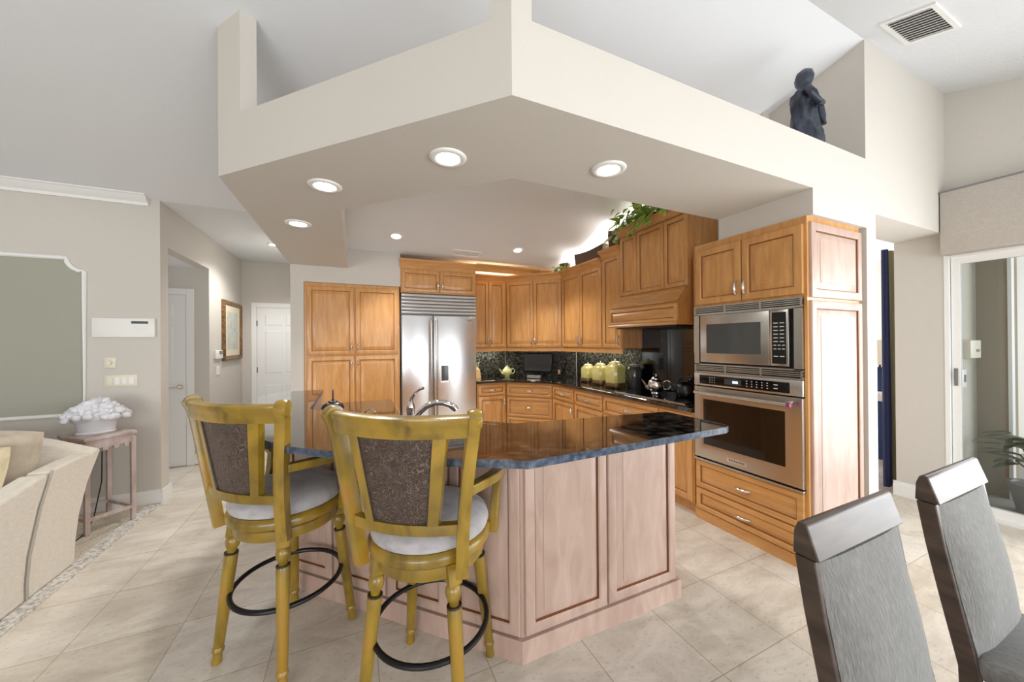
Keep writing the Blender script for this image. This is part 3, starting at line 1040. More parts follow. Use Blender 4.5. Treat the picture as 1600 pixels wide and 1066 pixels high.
# narrow one beside the tower
root = thing('narrow_cabinet', 'very narrow maple wall cupboard squeezed between range hood and oven tower', 'cabinet', (2.90, 2.295, 0), R(-90))
MB().box(0.0, 0.20, 0.0, 0.348, 1.37, 2.28).build('body', M['maple'], root, smooth=0)
door(root, 0.008, 0.195, 1.376, 2.27, 'rb', f=0.04)

# --- base cabinets
def base_cab(label, loc, rz, w, rows, toe=True, prism=None, depth=0.58):
    root = thing('base_cabinet', label, 'cabinet', loc, rz)
    mb = MB()
    if prism:
        mb.prism(prism, 0.10, 0.872)
        mb.prism([(x, max(y, 0.06)) for x, y in prism], 0.0, 0.10)
    else:
        mb.box(0, w, 0, depth, 0.10, 0.872)
        mb.box(0, w, 0.06, depth, 0.0, 0.10)
    mb.build('body', M['maple'], root, smooth=0)
    for kind, a, b, c, d, h in rows:
        if kind == 'd':
            drawer(root, a, b, c, d, knob=h)
        else:
            door(root, a, b, c, d, h)
    return root


base_cab('maple base cabinet with one drawer and one door beside the refrigerator', (1.645, 4.935, 0), 0, 0.46,
         [('d', 0.02, 0.445, 0.69, 0.85, True), ('o', 0.02, 0.445, 0.115, 0.675, 'rt')], depth=0.63)
bw = 0.735
base_cab('angled maple base cabinet with three drawers in the kitchen corner', (2.112, 4.930, 0), R(-45), bw,
         [('d', 0.018, bw - 0.018, 0.67, 0.85, True), ('d', 0.018, bw - 0.018, 0.365, 0.655, True), ('d', 0.018, bw - 0.018, 0.115, 0.35, True)],
         prism=[(0.002, 0), (bw - 0.002, 0), (bw + 0.43, 0.44), (bw + 0.24, 0.57), (-0.24, 0.57), (-0.43, 0.44)])
xs = [0.0, 0.545, 1.13, 1.95, 2.318]
labels = ['maple base cabinet with one drawer and one door below the canisters',
          'maple base cabinet with one drawer and door left of the wide cooktop drawers',
          'wide maple base cabinet with deep drawers below the cooktop',
          'maple base cabinet with false front right against the oven tower']
for i in range(4):
    w = xs[i + 1] - xs[i]
    if i == 2:
        rows = [('d', 0.012, w - 0.012, 0.66, 0.85, True), ('d', 0.012, w - 0.012, 0.39, 0.645, True), ('d', 0.012, w - 0.012, 0.115, 0.375, True)]
    elif i == 3:
        rows = [('d', 0.012, w - 0.012, 0.73, 0.85, False), ('o', 0.012, w - 0.012, 0.115, 0.715, 'lt')]
    else:
        rows = [('d', 0.014, w - 0.012, 0.675, 0.85, True), ('o', 0.014, w - 0.012, 0.115, 0.66, 'rt')]
    base_cab(labels[i], (2.632, 4.407 - xs[i], 0), R(-90), w, rows, depth=0.61)

# worktop and splash
mb = MB()
mb.prism([(1.646, 4.90), (2.10, 4.90), (2.60, 4.40), (2.60, 2.09), (3.248, 2.09), (3.248, 4.698), (2.374, 5.578), (1.646, 5.578)], 0.874, 0.914)
tag(mb.build('kitchen_worktop', M['granite'], smooth=0, bevel=0.006), 'dark polished granite worktop wrapping the kitchen corner', 'worktop')
tag(MB().box(1.646, 2.36, 5.565, 5.578, 0.915, 1.395).build('backsplash', M['splash'], smooth=0), 'mottled dark granite backsplash behind the yellow teapot', 'backsplash')
dd = Vector((0.875, -0.88, 0)).normalized()
nn = Vector((-dd.y, dd.x, 0))
a, b = Vector((2.382, 5.568, 0)) - nn * 0.002, Vector((3.238, 4.708, 0)) - nn * 0.002
off = nn * -0.012
mb = MB()
mb.prism([(a.x, a.y), (a.x + off.x, a.y + off.y), (b.x + off.x, b.y + off.y), (b.x, b.y)], 0.915, 1.395)
tag(mb.build('backsplash', M['splash'], smooth=0), 'mottled dark granite backsplash behind the small television', 'backsplash')
tag(MB().box(3.236, 3.249, 3.30, 4.68, 0.915, 1.395).build('backsplash', M['splash'], smooth=0), 'mottled dark granite backsplash behind the yellow canisters', 'backsplash')
mb = MB()
mb.box(3.234, 3.249, 2.302, 3.295, 0.915, 1.636)
mb.box(3.234, 3.249, 2.09, 2.302, 0.915, 1.366)
tag(mb.build('cooktop_splash', M['glassblk'], smooth=0), 'glossy black splash panel behind the cooktop', 'backsplash')

# --- oven tower
TW = 0.79
root = thing('oven_tower', 'tall maple oven cabinet housing microwave and wall oven', 'cabinet', (2.64, 2.08, 0), R(-90))
mb = MB()
mb.box(0.0, TW, 0.10, 0.605, 0.0, 2.285)            # carcass behind the appliances
mb.box(0.0, 0.008, 0.0, 0.10, 0.0, 2.285)
mb.box(0.798 - 0.004, 0.812, 0.0, 0.10, 0.0, 2.285)
mb.box(TW, 0.812, 0.10, 0.655, 0, 2.285)
mb.box(0.008, 0.794, 0.0, 0.10, 1.768, 2.285)
mb.box(0.008, 0.794, 0.0, 0.10, 0.0, 0.498)
mb.build('body', M['maple'], root, smooth=0)
door(root, 0.022, 0.400, 1.785, 2.235, 'rb')
door(root, 0.408, 0.795, 1.785, 2.235, 'lb')
drawer(root, 0.010, 0.79, 0.268, 0.492)
drawer(root, 0.010, 0.79, 0.085, 0.258)
mb = MB()
mb.box(0.0, 0.812, -0.012, 0.0, 0.0, 0.078)
mb.build('plinth', M['mapleh'], root, smooth=0)
# finished end facing the dining side: local x runs to -Y, so the end lies at x = 0.812
epan = bpy.data.objects.new('end_panel', None)
mb = MB()
for z0, z1 in ((1.762, 2.245), (0.12, 1.742)):
    # panel built facing -y then turned so that it faces local +x
    t = MB().panel(0.022, 0.655, z0, z1, 0.0, 0.018, 0.055)
    t.bm.transform(Matrix.Translation((0.812, 0, 0)) @ Matrix.Rotation(R(90), 4, 'Z'))
    t.build('end_panel', M['isle'], root, smooth=25)
bpy.data.objects.remove(epan)

root = thing('microwave', 'stainless built-in microwave with trim kit above the wall oven', 'microwave', (2.64, 2.08, 0), R(-90))
mb = MB()
X0, X1 = 0.010, 0.792
mb.box(X0, 0.056, -0.022, 0.06, 1.29, 1.70)
mb.box(0.745, X1, -0.022, 0.06, 1.29, 1.70)
mb.box(X0, X1, -0.022, 0.06, 1.695, 1.712)
mb.box(X0, X1, -0.022, 0.06, 1.286, 1.298)
mb.box(X0, X1, -0.022, 0.06, 1.757, 1.766)
mb.box(X0, X1, -0.022, 0.06, 1.226, 1.238)
for z in (1.722, 1.735, 1.748):
    mb.box(X0, X1, -0.022, 0.0, z - 0.003, z + 0.004)
for z in (1.250, 1.262, 1.275):
    mb.box(X0, X1, -0.022, 0.0, z - 0.003, z + 0.004)
for x in (X0, 0.27, 0.53, X1 - 0.012):
    mb.box(x, x + 0.012, -0.021, 0.0, 1.712, 1.757)
    mb.box(x, x + 0.012, -0.021, 0.0, 1.238, 1.286)
mb.build('trim_frame', M['steel'], root, smooth=0)
MB().box(X0 + 0.002, X1 - 0.002, 0.0, 0.098, 1.228, 1.764).build('cavity', M['dark'], root, smooth=0)
md = MB().box(0.075, 0.606, -0.038, 0.0, 1.312, 1.692, 0.006).build('microwave_door', M['steel'], root, smooth=40)
MB().box(0.134, 0.550, -0.0395, -0.038, 1.386, 1.618).build('window', M['mwglass'], md, smooth=0)
cp = MB().box(0.608, 0.722, -0.036, 0.0, 1.312, 1.692, 0.005).build('control_frame', M['steel'], root, smooth=40)
MB().box(0.622, 0.708, -0.0375, -0.036, 1.328, 1.676).build('keypad', M['black'], cp, smooth=0)
for r_ in range(10):
    z = 1.600 - r_ * 0.025
    if r_ == 8:
        continue
    for c_ in range(3 if r_ in (6, 7) else 2):
        x = 0.632 + c_ * (0.026 if r_ in (6, 7) else 0.038)
        MB().box(x, x + (0.017 if r_ in (6, 7) else 0.027), -0.0383, -0.0375, z, z + 0.006).build('key', M['pale'], cp, smooth=0)
MB().box(0.640, 0.690, -0.0383, -0.0375, 1.632, 1.655).build('display', M['glassblk'], cp, smooth=0)

root = thing('wall_oven', 'stainless wall oven with black glass door under the microwave', 'oven', (2.64, 2.08, 0), R(-90))
MB().box(0.012, 0.79, 0.0, 0.098, 0.503, 1.222).build('body', M['dark'], root, smooth=0)
mb = MB()
mb.box(0.010, 0.795, -0.028, 0.0, 1.120, 1.224, 0.003)
pn = mb.build('control_panel', M['steel'], root, smooth=40)
MB().box(0.062, 0.722, -0.0295, -0.028, 1.134, 1.206).build('control_glass', M['glassblk'], pn, smooth=0)
mb = MB()
for i in range(3):
    for j in range(3):
        mb.box(0.150 + i * 0.02, 0.157 + i * 0.02, -0.030, -0.0295, 1.150 + j * 0.018, 1.155 + j * 0.018)
for i in range(5):
    for j in range(3):
        mb.box(0.440 + i * 0.035, 0.449 + i * 0.035, -0.030, -0.0295, 1.150 + j * 0.018, 1.155 + j * 0.018)
mb.box(0.625, 0.65, -0.030, -0.0295, 1.180, 1.186)
mb.box(0.625, 0.65, -0.030, -0.0295, 1.155, 1.161)
mb.build('button_legends', M['pale'], pn, smooth=0)
MB().box(0.275, 0.405, -0.030, -0.0295, 1.148, 1.192).build('display', M['mwglass'], pn, smooth=0)
mb = MB()
for x in (0.340, 0.350, 0.362, 0.372):
    mb.box(x, x + 0.007, -0.0305, -0.030, 1.162, 1.178)
mb.build('clock_digits', M['glow'], pn, smooth=0)
mb = MB()
fr = [(0.010, 0.525), (0.795, 0.525), (0.795, 1.110), (0.010, 1.110)]
wi = [(0.090, 0.640), (0.690, 0.640), (0.690, 1.010), (0.090, 1.010)]
wo = [(0.062, 0.60), (0.735, 0.60), (0.735, 1.05), (0.062, 1.05)]
mb.loops([[(x, 0.0, z) for x, z in fr], [(x, -0.026, z) for x, z in fr], [(x + (0.004 if x < 0.4 else -0.004), -0.030, z + (0.004 if z < 0.8 else -0.004)) for x, z in fr],
          [(x, -0.030, z) for x, z in wo], [(x, -0.024, z) for x, z in wi]], cap0=False, cap1=False)
od = mb.build('oven_door', M['steel'], root, smooth=20)
MB().box(0.090, 0.690, -0.0245, -0.02, 0.640, 1.010).build('window', M['glassblk'], od, smooth=0)
mb = MB()
mb.tube([(0.055, -0.085, 1.068), (0.75, -0.085, 1.068)], 0.013, 14)
for x in (0.075, 0.715):
    mb.box(x - 0.014, x + 0.014, -0.085, -0.028, 1.056, 1.080, 0.004)
mb.build('handle', M['steel'], od)
mb = MB()
mb.rod((0.735, -0.085, 1.068), (0.755, -0.085, 1.068), [(0.016, 0), (0.016, 1)], 14)
mb.build('handle_end_cap', mat('magenta_medallion', (150, 60, 110), 0.3, 0.4), od)
MB().box(0.290, 0.440, -0.032, -0.0295, 0.557, 0.592, 0.001).build('badge', M['nickel'], od, smooth=0)
fc = bpy.data.curves.new('badge_text', 'FONT')
fc.body = 'KitchenAid'
fc.size = 0.026
fc.align_x = 'CENTER'
fc.extrude = 0.0004
to = bpy.data.objects.new('tmp_text', fc)
COL.objects.link(to)
dg = bpy.context.evaluated_depsgraph_get()
dg.update()
me = bpy.data.meshes.new_from_object(to.evaluated_get(dg))
bpy.data.objects.remove(to)
me.transform(Matrix.Translation((0.365, -0.0326, 0.567)) @ Matrix.Rotation(R(90), 4, 'X'))
me.materials.clear()
me.materials.append(M['black'])
lt = bpy.data.objects.new('badge_lettering', me)
COL.objects.link(lt)
lt.parent = od
MB().box(0.010, 0.797, -0.034, 0.0, 0.500, 0.516, 0.002).build('bottom_trim', M['steel'], root, smooth=0)

# ------------------------------------------------------------------ island
bar_out = [(1.655, 1.135), (1.69, 1.15), (1.703, 1.19), (1.70, 1.54), (0.66, 1.675), (-0.268, 2.62), (-0.268, 3.66), (-0.60, 3.67), (-0.66, 3.63),
           (-0.71, 3.45), (-0.735, 3.15), (-0.725, 2.8), (-0.62, 2.38), (-0.42, 1.93), (-0.25, 1.70), (-0.07, 1.54), (0.12, 1.40), (0.274, 1.29), (0.42, 1.205), (0.563, 1.118)]
mb = MB()
mb.prism(bar_out, 1.035, 1.065)
M['edge'] = noise_mat('granite_edge_sky_sheen', [(0.35, (40, 48, 60)), (0.55, (70, 82, 100)), (0.7, (98, 110, 128))], 40, rough=0.28)  # blue sky reflection put into the edge colour; same stone as the top
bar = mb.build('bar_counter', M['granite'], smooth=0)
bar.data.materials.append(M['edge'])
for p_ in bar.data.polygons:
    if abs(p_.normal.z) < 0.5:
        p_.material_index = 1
tag(bar, 'raised dark granite bar top curving round the island', 'worktop')
root = thing('kitchen_island', 'pale maple panelled island below the raised granite bar', 'island', (0, 0, 0))
mb = MB()
mb.prism([(1.698, 1.483), (1.698, 1.545), (0.72, 1.60), (0.66, 1.62), (-0.27, 2.57), (-0.27, 3.60), (-0.39, 3.60), (-0.39, 2.579), (0.706, 1.483)], 0.0, 1.034)
mb.build('bar_wall', M['isle'], root, smooth=0)
mb = MB()
mb.prism([(1.69, 1.55), (1.69, 2.06), (1.15, 2.06), (0.30, 2.91), (0.30, 3.72), (-0.262, 3.72), (-0.262, 2.58), (0.67, 1.63)], 0.0, 0.874)
mb.build('cabinet_body', M['maple'], root, smooth=0)


def face_panels(origin, ang, splits, z0=0.115, z1=1.02, f=0.055):
    fr = Matrix.Translation(origin) @ Matrix.Rotation(ang, 4, 'Z')
    for a, b in splits:
        t = MB().panel(a, b, z0, z1, 0.0, 0.018, f)
        t.bm.transform(fr)
        t.build('end_panel', M['isle'], root, smooth=25)


face_panels((0.706, 1.483, 0), 0, [(0.012, 0.485), (0.497, 0.978)])
clen = math.hypot(0.706 + 0.39, 2.579 - 1.483)
n4 = 4
face_panels((-0.39, 2.579, 0), R(-45), [(clen * k / n4 + 0.012, clen * (k + 1) / n4 - 0.006) for k in range(n4)])
face_panels((-0.39, 3.60, 0), R(-90), [(0.01, 0.50), (0.51, 1.01)])
mb = MB()
o = 0.022
mb.prism([(1.698 + o, 1.483 - o), (1.698 + o, 1.54), (1.698, 1.54), (1.698, 1.483), (0.706, 1.483), (-0.39, 2.579), (-0.39, 3.60), (-0.39 - o, 3.60), (-0.39 - o, 2.579 - o * 0.41), (0.706 - o * 0.41, 1.483 - o)], 0.0, 0.105)
mb.build('plinth', M['isle'], root, smooth=0)
# work counter of the island, one step lower
mb = MB()
mb.prism([(1.697, 1.56), (1.697, 2.10), (1.19, 2.10), (0.337, 2.953), (0.337, 3.79), (-0.262, 3.79), (-0.262, 2.60), (0.68, 1.64)], 0.876, 0.914)
tag(mb.build('island_worktop', M['granite'], smooth=0, bevel=0.005), 'lower granite work counter holding the sink behind the bar', 'worktop')
# sink rim and faucet
root = thing('sink', 'stainless sink set in the lower island counter', 'sink', (0.635, 2.255, 0.914), R(-45))
mb = MB()
N = 28


def rr(a, b, z, p=4):
    return [(a * abs(math.cos(t)) ** (2 / p) * (1 if math.cos(t) >= 0 else -1), b * abs(math.sin(t)) ** (2 / p) * (1 if math.sin(t) >= 0 else -1), z) for t in [2 * math.pi * k / N for k in range(N)]]


mb.loops([rr(0.29, 0.19, 0.0005), rr(0.29, 0.19, 0.006), rr(0.265, 0.165, 0.006), rr(0.26, 0.16, 0.001)], cap0=False)
mb.build('rim', M['steel'], root)
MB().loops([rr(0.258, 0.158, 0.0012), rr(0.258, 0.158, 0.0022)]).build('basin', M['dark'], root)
root = thing('faucet', 'chrome single-lever faucet with low arched spout at the island sink', 'faucet', (0.345, 2.46, 0.914), R(-38))
mb = MB()
mb.lathe([(0.034, 0), (0.034, 0.012), (0.027, 0.02), (0.026, 0.10), (0.029, 0.125), (0.026, 0.15), (0.018, 0.172), (0.012, 0.18)], 20)
mb.build('body', M['chrome'], root)
mb = MB()
mb.tube([(0.0, 0.0, 0.172), (0.008, -0.002, 0.20), (0.035, -0.005, 0.235), (0.075, -0.012, 0.262), (0.105, -0.018, 0.272)], 0.011, 10, scales=[1.2, 1.0, 0.8, 0.75, 0.9])
mb.build('lever', M['chrome'], root)
mb = MB()
pth = [(0.02, 0.0, 0.055), (0.06, 0.005, 0.10), (0.11, 0.01, 0.145), (0.17, 0.018, 0.170), (0.23, 0.025, 0.172), (0.275, 0.03, 0.160), (0.305, 0.034, 0.138), (0.318, 0.036, 0.122)]
mb.tube(pth, 0.0205, 12, scales=[1, 1, 0.95, 0.95, 1.0, 1.1, 1.1, 0.9])
mb.build('spout', M['chrome'], root)
root = thing('filter_tap', 'small chrome gooseneck tap left of the faucet', 'tap', (0.06, 2.74, 0.9145), R(-30))
mb = MB()
mb.lathe([(0.018, 0), (0.018, 0.01), (0.008, 0.014)], 14)
mb.tube([(0, 0, 0.01), (0, 0, 0.055)] + [(0.045 - 0.045 * math.cos(R(a)), 0, 0.055 + 0.045 * math.sin(R(a))) for a in range(20, 181, 20)], 0.005, 8)
mb.build('neck', M['chrome'], root)


# ------------------------------------------------------------------ bar stools
def yb_(x, z):
    t = (z - 0.65) / 0.57
    return -0.232 - 0.085 * t + 0.95 * x * x


def make_stool(label, loc, rz):
    root = thing('bar_stool', label, 'stool', loc, rz, 'swivel bar stools at the island')
    wood = M['stoolwood']
    for sx in (-1, 1):
        for sy in (-1, 1):
            foot = Vector((0.205 * sx, 0.205 * sy, 0.0))
            top = Vector((0.150 * sx, 0.150 * sy, 0.665))
            prof = [(0.016, 0.0), (0.021, 0.004), (0.0185, 0.055), (0.0185, 0.075), (0.0245, 0.085), (0.0245, 0.10), (0.0195, 0.112), (0.021, 0.125), (0.0235, 0.30),
                    (0.0275, 0.66), (0.0285, 0.735), (0.0265, 0.748), (0.018, 0.756), (0.019, 0.772), (0.021, 0.780), (0.0285, 0.805), (0.031, 0.83), (0.0275, 0.858), (0.019, 0.874), (0.0215, 0.882)]
            mb = MB()
            mb.rod(foot, top, prof, 18)
            d = top - foot
            a = foot + d * 0.88
            b = foot + d * 0.995
            u = Vector((sx, sy, 0)).normalized()
            v = Vector((-u.y, u.x, 0))
            h = 0.028
            mb.loops([[a + u * h + v * h * .9, a - u * h + v * h * .9, a - u * h - v * h * .9, a + u * h - v * h * .9],
                      [b + u * h + v * h * 1.05, b - u * h + v * h * 1.05, b - u * h - v * h * 1.05, b + u * h - v * h * 1.05]])
            lg = mb.build('leg', wood, root)
            MB().rod(foot + d * 0.746, foot + d * 0.757, [(0.0285, 0), (0.0285, 1)], 18).build('collar', M['stooldark'], lg)
    mb = MB()
    mb.tube(arc((0, 0, 0.31), 0.236, 0, 352.5, 47), 0.0115, 10, closed=True)
    mb.build('footrest_ring', M['iron'], root)
    MB().lathe([(0.10, 0.600), (0.205, 0.600), (0.222, 0.606), (0.227, 0.625), (0.224, 0.652), (0.215, 0.658)], 48).build('swivel_base', wood, root)
    MB().lathe([(0.222, 0.6585), (0.222, 0.664)], 48).build('swivel_gap', M['stooldark'], root)
    MB().lathe([(0.15, 0.6645), (0.242, 0.6645), (0.252, 0.674), (0.254, 0.694), (0.248, 0.708), (0.238, 0.716), (0.20, 0.717)], 48).build('seat_frame', wood, root)
    MB().lathe([(0.20, 0.717), (0.240, 0.720), (0.247, 0.740), (0.240, 0.765), (0.215, 0.785), (0.15, 0.798), (0.06, 0.803), (0.01, 0.804)], 48).build('seat_cushion', M['suede'], root, smooth=60)

    # back: two stiles leaning out, a bowed scroll rail, a low rail, two slats, embossed leather panel
    def xs_(z):
        t = (z - 0.63) / 0.6
        return 0.205 + 0.072 * t ** 1.5

    for s in (-1, 1):
        mb = MB()
        lps = []
        for k in range(13):
            z = 0.635 + 0.595 * k / 12
            x = xs_(z)
            y = yb_(x, z) + (0.0 if k > 2 else 0.0)
            t = k / 12
            hw = 0.023 - 0.003 * t
            dp = 0.021 + 0.006 * t
            roll = -0.018 * max(0, (t - 0.85) / 0.15) ** 2
            tw = math.atan(1.9 * x) * s
            cs, sn = math.cos(tw), math.sin(tw)
            pts = []
            for a, b in ((-hw, -dp), (-hw * 0.4, -dp * 1.15), (hw * 0.4, -dp * 1.15), (hw, -dp), (hw, dp), (-hw, dp)):
                pts.append((s * x + a * cs - b * sn, y + roll + a * sn + b * cs, z))
            lps.append(pts)
        mb.loops(lps)
        st = mb.build('stile', wood, root, smooth=45)
        # rolled ear on top of the stile
        x = xs_(1.225)
        c = Vector((s * x, yb_(x, 1.225) - 0.006, 1.222))
        ax = Vector((1, s * 1.9 * x, 0)).normalized()
        MB().rod(c - ax * 0.024, c + ax * 0.024, [(0.010, 0), (0.034, 0.06), (0.037, 0.25), (0.037, 0.75), (0.034, 0.94), (0.010, 1)], 20).build('scroll_ear', wood, st)
        MB().rod((s * xs_(0.9), yb_(0.235, 0.9) - 0.021, 0.90), (s * xs_(0.9), yb_(0.235, 0.9) - 0.029, 0.90), [(0.008, 0), (0.006, 1)], 12).build('plug', wood, st)
    mb = MB()
    path = []
    for k in range(21):
        x = -0.262 + 0.524 * k / 20
        path.append((x, yb_(x, 1.20) - 0.006, 1.205))
    prof = [(0.018, -0.042), (-0.014, -0.042), (-0.020, -0.020), (-0.022, 0.0), (-0.032, 0.016), (-0.030, 0.030), (-0.012, 0.039), (0.010, 0.036), (0.019, 0.018)]
    mb.sweep(path, [(-a, b) for a, b in prof])
    mb.build('top_rail', wood, root, smooth=50)
    mb = MB()
    path = []
    for k in range(15):
        x = -0.212 + 0.424 * k / 14
        path.append((x, yb_(x, 0.825), 0.825))
    mb.sweep(path, [(-0.016, -0.019), (0.016, -0.019), (0.018, 0.0), (0.016, 0.019), (-0.016, 0.019)])
    mb.build('lower_rail', wood, root, smooth=40)

    def xi(z, x0, x1):
        return x0 + (x1 - x0) * (z - 0.84) / (1.165 - 0.84)

    for s in (-1, 1):
        mb = MB()
        lps = []
        for k in range(8):
            z = 0.840 + 0.328 * k / 7
            a, b = xi(z, 0.104, 0.143), xi(z, 0.140, 0.187)
            lps.append([(s * a, yb_(a, z) - 0.014, z), (s * (a + b) / 2, yb_(b, z) - 0.019, z), (s * b, yb_(b, z) - 0.014, z), (s * b, yb_(b, z) + 0.014, z), (s * a, yb_(a, z) + 0.014, z)])
        mb.loops(lps)
        mb.build('slat', wood, root, smooth=40)
    mb = MB()
    nz, nx = 10, 11
    front, back = [], []
    for j in range(nz):
        z = 0.845 + 0.32 * j / (nz - 1)
        w = xi(z, 0.106, 0.145)
        front.append([mb.bm.verts.new((w * (-1 + 2 * i / (nx - 1)), yb_(w * (-1 + 2 * i / (nx - 1)), z) - 0.008, z)) for i in range(nx)])
        back.append([mb.bm.verts.new((w * (-1 + 2 * i / (nx - 1)), yb_(w * (-1 + 2 * i / (nx - 1)), z) + 0.012, z)) for i in range(nx)])
    for g in (front, back):
        for j in range(nz - 1):
            for i in range(nx - 1):
                mb.bm.faces.new((g[j][i], g[j][i + 1], g[j + 1][i + 1], g[j + 1][i]))
    rim = [(0, i) for i in range(nx)] + [(j, nx - 1) for j in range(1, nz)] + [(nz - 1, i) for i in range(nx - 2, -1, -1)] + [(j, 0) for j in range(nz - 2, 0, -1)]
    for (j, i), (j2, i2) in zip(rim, rim[1:] + rim[:1]):
        mb.bm.faces.new((front[j][i], front[j2][i2], back[j2][i2], back[j][i]))
    pn = mb.build('leather_panel', M['leather'], root, smooth=60)
    mb = MB()
    path = [(-0.103, 0.849), (0.103, 0.849), (0.141, 1.160), (-0.141, 1.160)]
    mb.tube([(x, yb_(x, z) - 0.010, z) for x, z in path], 0.004, 6, closed=True, upv=(0, -1, 0))
    mb.build('bead', M['stooldark'], pn)
    # arms
    for s in (-1, 1):
        mb = MB()
        path = [(s * 0.236, -0.205, 0.955), (s * 0.262, -0.13, 0.952), (s * 0.285, -0.04, 0.946), (s * 0.290, 0.04, 0.938), (s * 0.281, 0.10, 0.922), (s * 0.268, 0.128, 0.885),
                (s * 0.262, 0.118, 0.82), (s * 0.258, 0.10, 0.74), (s * 0.254, 0.095, 0.655)]
        lps = []
        hw = [0.019, 0.021, 0.024, 0.025, 0.025, 0.024, 0.023, 0.022, 0.021]
        P = [Vector(p) for p in path]
        for i, p in enumerate(P):
            t = (P[min(i + 1, len(P) - 1)] - P[max(i - 1, 0)]).normalized()
            side = Vector((s, 0, 0))
            side = (side - t * side.dot(t)).normalized()
            n_ = t.cross(side).normalized()
            a, b = hw[i], 0.018
            if i >= 5:
                lps.append([p + n_ * q * a + side * r_ * b for q, r_ in ((-1, -1), (1, -1), (1, 1), (-1, 1))])
                # swap: narrow across, wide fore-and-aft
            else:
                lps.append([p + n_ * q * b + side * r_ * a for q, r_ in ((-1, -1), (1, -1), (1, 1), (-1, 1))])
        mb.loops(lps)
        mb.build('arm', wood, root, smooth=40, bevel=0.005)
    return root


make_stool('mustard wood bar stool standing further back, left of its twin', (-0.31, 2.085, 0), R(-42))
s2 = copy_tree([o for o in bpy.data.objects if o.name == 'bar_stool'][0])
s2.location = (0.295, 1.525, 0)
s2.rotation_euler = (0, 0, R(-35))
s2['label'] = 'mustard wood bar stool nearest the camera, its leather back in full view'


# ------------------------------------------------------------------ dining chairs
def make_dining(label, loc, rz):
    root = thing('dining_chair', label, 'chair', loc, rz, 'upholstered dining chairs')
    W = 0.225
    # side profile of the back, (y, z): y>0 is behind the sitter
    prof = [(0.0, 0.44), (0.035, 0.62), (0.068, 0.80), (0.088, 0.935)]
    for s in (-1, 1):
        mb = MB()
        lps = []
        for y, z in [(-0.02, 0.0), (-0.005, 0.25)] + prof:
            x0, x1 = (W - 0.022, W) if s > 0 else (-W, -W + 0.022)
            lps.append([(x0, y - 0.024, z), (x1, y - 0.024, z), (x1, y + 0.022, z), (x0, y + 0.022, z)])
        mb.loops(lps)
        mb.build('back_post', M['chairwood'], root, smooth=40, bevel=0.004)
    mb = MB()
    lps = []
    n = 14
    for k in range(n + 1):
        t = k / n
        z = 0.47 + 0.462 * t
        y = 0.005 + 0.088 * (t ** 0.9)
        bulge = 0.004 + 0.034 * math.sin(math.pi * min(1, t * 0.9 + 0.05))
        pts = []
        for i in range(11):
            u = -1 + 2 * i / 10
            pts.append((u * (W - 0.012 if abs(u) > 0.95 else W - 0.010), y - 0.016 - bulge * (1 - abs(u) ** 4) - 0.012, z))
        for i in range(10, -1, -1):
            u = -1 + 2 * i / 10
            pts.append((u * (W - 0.024), y + 0.018, z))
        lps.append(pts)
    mb.loops(lps)
    mb.build('back_cushion', M['chairfab'], root, smooth=55)
    mb = MB()
    mb.prismx([(0.054, 0.937), (0.112, 0.937), (0.110, 0.995), (0.102, 1.020), (0.092, 1.026), (0.080, 1.020)], -W - 0.002, W + 0.002)
    mb.build('top_rail', M['chairwood'], root, smooth=30, bevel=0.004)
    MB().box(-W, W, -0.47, 0.0, 0.42, 0.50, 0.03).build('seat', M['chairfab'], root, smooth=60)
    mb = MB()
    mb.box(-W + 0.01, W - 0.01, -0.46, -0.03, 0.37, 0.42)
    mb.build('seat_rail', M['chairwood'], root, smooth=0)
    for s in (-1, 1):
        x = s * (W - 0.03)
        mb = MB()
        mb.loops([[(x - 0.016, -0.45, 0), (x + 0.016, -0.45, 0), (x + 0.016, -0.418, 0), (x - 0.016, -0.418, 0)],
                  [(x - 0.022, -0.455, 0.37), (x + 0.022, -0.455, 0.37), (x + 0.022, -0.41, 0.37), (x - 0.022, -0.41, 0.37)]])
        mb.build('front_leg', M['chairwood'], root, smooth=0)
    return root


d1 = make_dining('grey upholstered dining chair with dark top rail, in front of the oven tower', (1.265, 0.425, 0), 0)
d2 = copy_tree(d1)
d2.location = (1.985, 0.425, 0)
d2['label'] = 'grey upholstered dining chair with dark top rail, nearest the sliding glass door'

# ------------------------------------------------------------------ sofa corner
root = thing('sofa', 'cream upholstered sofa seen from its flared side', 'sofa', (-1.745, 3.4, 0.012))
side = [(0.0, 0.0), (0.012, 0.15), (0.05, 0.32), (0.13, 0.50), (0.272, 0.695), (0.22, 0.712), (0.02, 0.702), (-0.20, 0.690), (-0.215, 0.66), (-0.29, 0.50), (-0.37, 0.25), (-0.39, 0.10), (-0.39, 0.0)]
mb = MB()
lps = []
for x, k in ((0.0, 1.0), (-0.10, 1.06), (-0.22, 1.13), (-0.36, 1.20), (-0.50, 1.22), (-1.70, 1.22), (-1.84, 1.20), (-1.98, 1.13), (-2.10, 1.06), (-2.2, 1.0)):
    lps.append([(x, y, z * (1 + (k - 1) * min(1, z / 0.5))) for y, z in ((0.0, 0.0), (0.012, 0.15), (0.05, 0.32), (0.13, 0.50), (0.272, 0.695), (0.245, 0.712), (0.17, 0.69), (0.06, 0.52), (-0.03, 0.40), (-0.05, 0.0))])
mb.loops(lps)
mb.build('back', M['sofafab'], root, smooth=50, bevel=0.010)
side = [(0.0, 0.0), (0.012, 0.15), (0.05, 0.32), (0.12, 0.50), (0.195, 0.675), (0.15, 0.702), (0.02, 0.702), (-0.20, 0.690), (-0.215, 0.66), (-0.29, 0.50), (-0.37, 0.25), (-0.39, 0.10), (-0.39, 0.0)]
